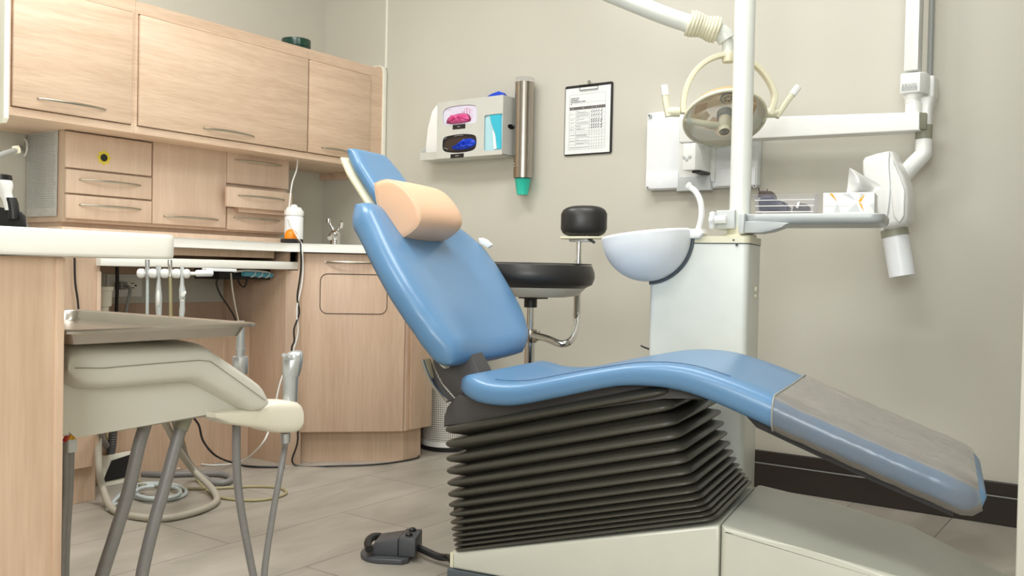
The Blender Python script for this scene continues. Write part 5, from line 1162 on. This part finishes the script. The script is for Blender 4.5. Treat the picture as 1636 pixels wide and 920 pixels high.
# ================================================================== STOOL
SD = 3.10
c0 = at(848, 470, SD); sxx, syy = c0.x, c0.y
def sp_(x, y, d=SD): return at(x, y, d)
zs_t, zs_b = sp_(848, 421).z, sp_(848, 458).z
st = thing('operator_stool', 'black round assistant stool with torso pad behind the chair by the back wall', 'stool', (sxx, syy, 0))
rS = .215
b = NB(); hT = zs_t-zs_b; lathe(b, (sxx, syy, zs_b), Z, [(rS*.86, 0), (rS*.96, .010), (rS, .032), (rS*.995, .052), (rS*.955, .074), (rS*.90, hT-.010), (rS*.6, hT+.001), (.01, hT+.002)], 56); seat_ = obj('seat', b, 'black_vinyl', st, ang=60)
b = NB(); tube(b, [(sxx+rS*.945*math.cos(a), syy+rS*.945*math.sin(a), zs_b+.0785) for a in [i*math.pi/24 for i in range(49)]], .0018, 6, 1, sm=False); obj('seam', b, 'black', seat_)
b = NB(); lathe(b, (sxx, syy, zs_b-.033), Z, [(rS*.55, 0), (rS*.74, .006), (rS*.86, .032)], 48); obj('seat_pan', b, 'unit_beige', st)
zz1 = sp_(848, 540).z
b = NB(); cyl(b, (sxx, syy, zs_b-.07), (sxx, syy, zs_b-.034), .022, n=20); box(b, sxx-.03, sxx+.05, syy-.03, syy+.03, zs_b-.040, zs_b-.034); obj('height_bracket', b, 'black', st)
b = NB(); cyl(b, (sxx, syy, .12), (sxx, syy, zz1), .018, n=24); cyl(b, (sxx, syy, zz1), (sxx, syy, zs_b-.05), .012, n=20); obj('column', b, 'chrome', st)
b = NB(); cyl(b, (sxx, syy, sp_(848, 547).z), (sxx, syy, sp_(848, 526).z), .024, n=24, bev=.002); bx = (sxx, syy, sp_(848, 536).z); box(b, bx[0], bx[0]+.035, bx[1]-.014, bx[1]+.014, bx[2]-.016, bx[2]+.016, .003); obj('clamp', b, 'steel', st)
b = NB(); P = [sp_(853, 535, SD-.02), sp_(875, 541, SD-.05), sp_(897, 549, SD-.08), sp_(911, 544, SD-.06), sp_(919, 528, SD+.02), sp_(921.5, 510, SD+.10), sp_(922, 485, SD+.13), sp_(923, 455, SD+.15), sp_(924, 425, SD+.15)]
tube(b, P, .0125, 16, 8); obj('support_tube', b, 'chrome', st)
b = NB(); cyl(b, sp_(924, 430, SD+.15), sp_(925, 385, SD+.15), .0095, n=18); cyl(b, sp_(923.5, 432, SD+.15), sp_(924, 416, SD+.15), .0125, n=18); obj('support_rod', b, 'chrome', st)
bd = SD+.15
b = NB(); a = sp_(929, 384, bd); box(b, a.x-.04, a.x+.035, a.y-.02, a.y+.02, a.z-.006, a.z+.032, .002); obj('pad_block', b, 'white', st)
# torso pad: curved bolster
def padr(k, th, dz): return
b = NB(); Rr = []; pcn = sp_(933, 354, bd); hw_ = .082
for i in range(25):
    t_ = -1+2*i/24; e = math.sqrt(max(.0, 1-abs(t_)**3.2)); e = max(e, .04)
    c = pcn+RT*(t_*hw_)+FL*(-.02*(1-t_*t_)); 
    pr_ = []
    for j in range(28):
        a = 2*math.pi*j/28; cz, cx_ = math.sin(a), math.cos(a); pr_.append(c+FL*(.034*e*(1 if cx_ > 0 else -1)*abs(cx_)**.8)+Z*(.056*(.45+.55*e)*(1 if cz > 0 else -1)*abs(cz)**.75))
    Rr.append(pr_)
loft(b, Rr); pd = obj('torso_pad', b, 'black_vinyl', st, ang=70)
b = NB(); a = pcn-Z*.058; P = [a+RT*(t_*.072)+FL*(-.02*(1-t_*t_)) for t_ in [-1+i/4 for i in range(9)]]; tube(b, P, .01, flat=(.030, .005), ref=FL, k=3); obj('pad_base', b, 'ivory', st)
b = NB(); a = sp_(940, 381, bd-.03); tube(b, [a, sp_(944, 383, bd-.035), sp_(950, 388, bd-.04)], .005, 8, 2); obj('lever', b, 'black', st)
for k in range(5):
    a = 2*math.pi*k/5+.61; e = Vector((sxx+.26*math.cos(a), syy+.26*math.sin(a), .075))
    b = NB(); tube(b, [(sxx, syy, .115), ((sxx+e.x)/2, (syy+e.y)/2, .10), e], .016, 12, 5, r2=.012); lg = obj('leg', b, 'black', st)
    b = NB(); cyl(b, (e.x-.012*math.sin(a), e.y+.012*math.cos(a), .026), (e.x+.012*math.sin(a), e.y-.012*math.cos(a), .026), .026, n=20, bev=.003); cyl(b, (e.x, e.y, .026), (e.x, e.y, .078), .006, n=8); obj('caster', b, 'black', lg)

# ================================================================== CAMERA / VIEW
cam = bpy.data.cameras.new('camera'); co = bpy.data.objects.new('camera', cam); COL.objects.link(co)
cam.sensor_width = 36; cam.lens = FPX/1636*36; cam.clip_start = .02
M = Matrix.Identity(4)
for i, a in enumerate((RT, UP, -FW)):
    for j in range(3): M[j][i] = a[j]
M.translation = C; co.matrix_world = M
sc = bpy.context.scene; sc.camera = co
sc.view_settings.view_transform = 'Standard'; sc.view_settings.look = 'None'; sc.view_settings.gamma = 1; sc.view_settings.exposure = 0.06
sc.view_settings.use_curve_mapping = False
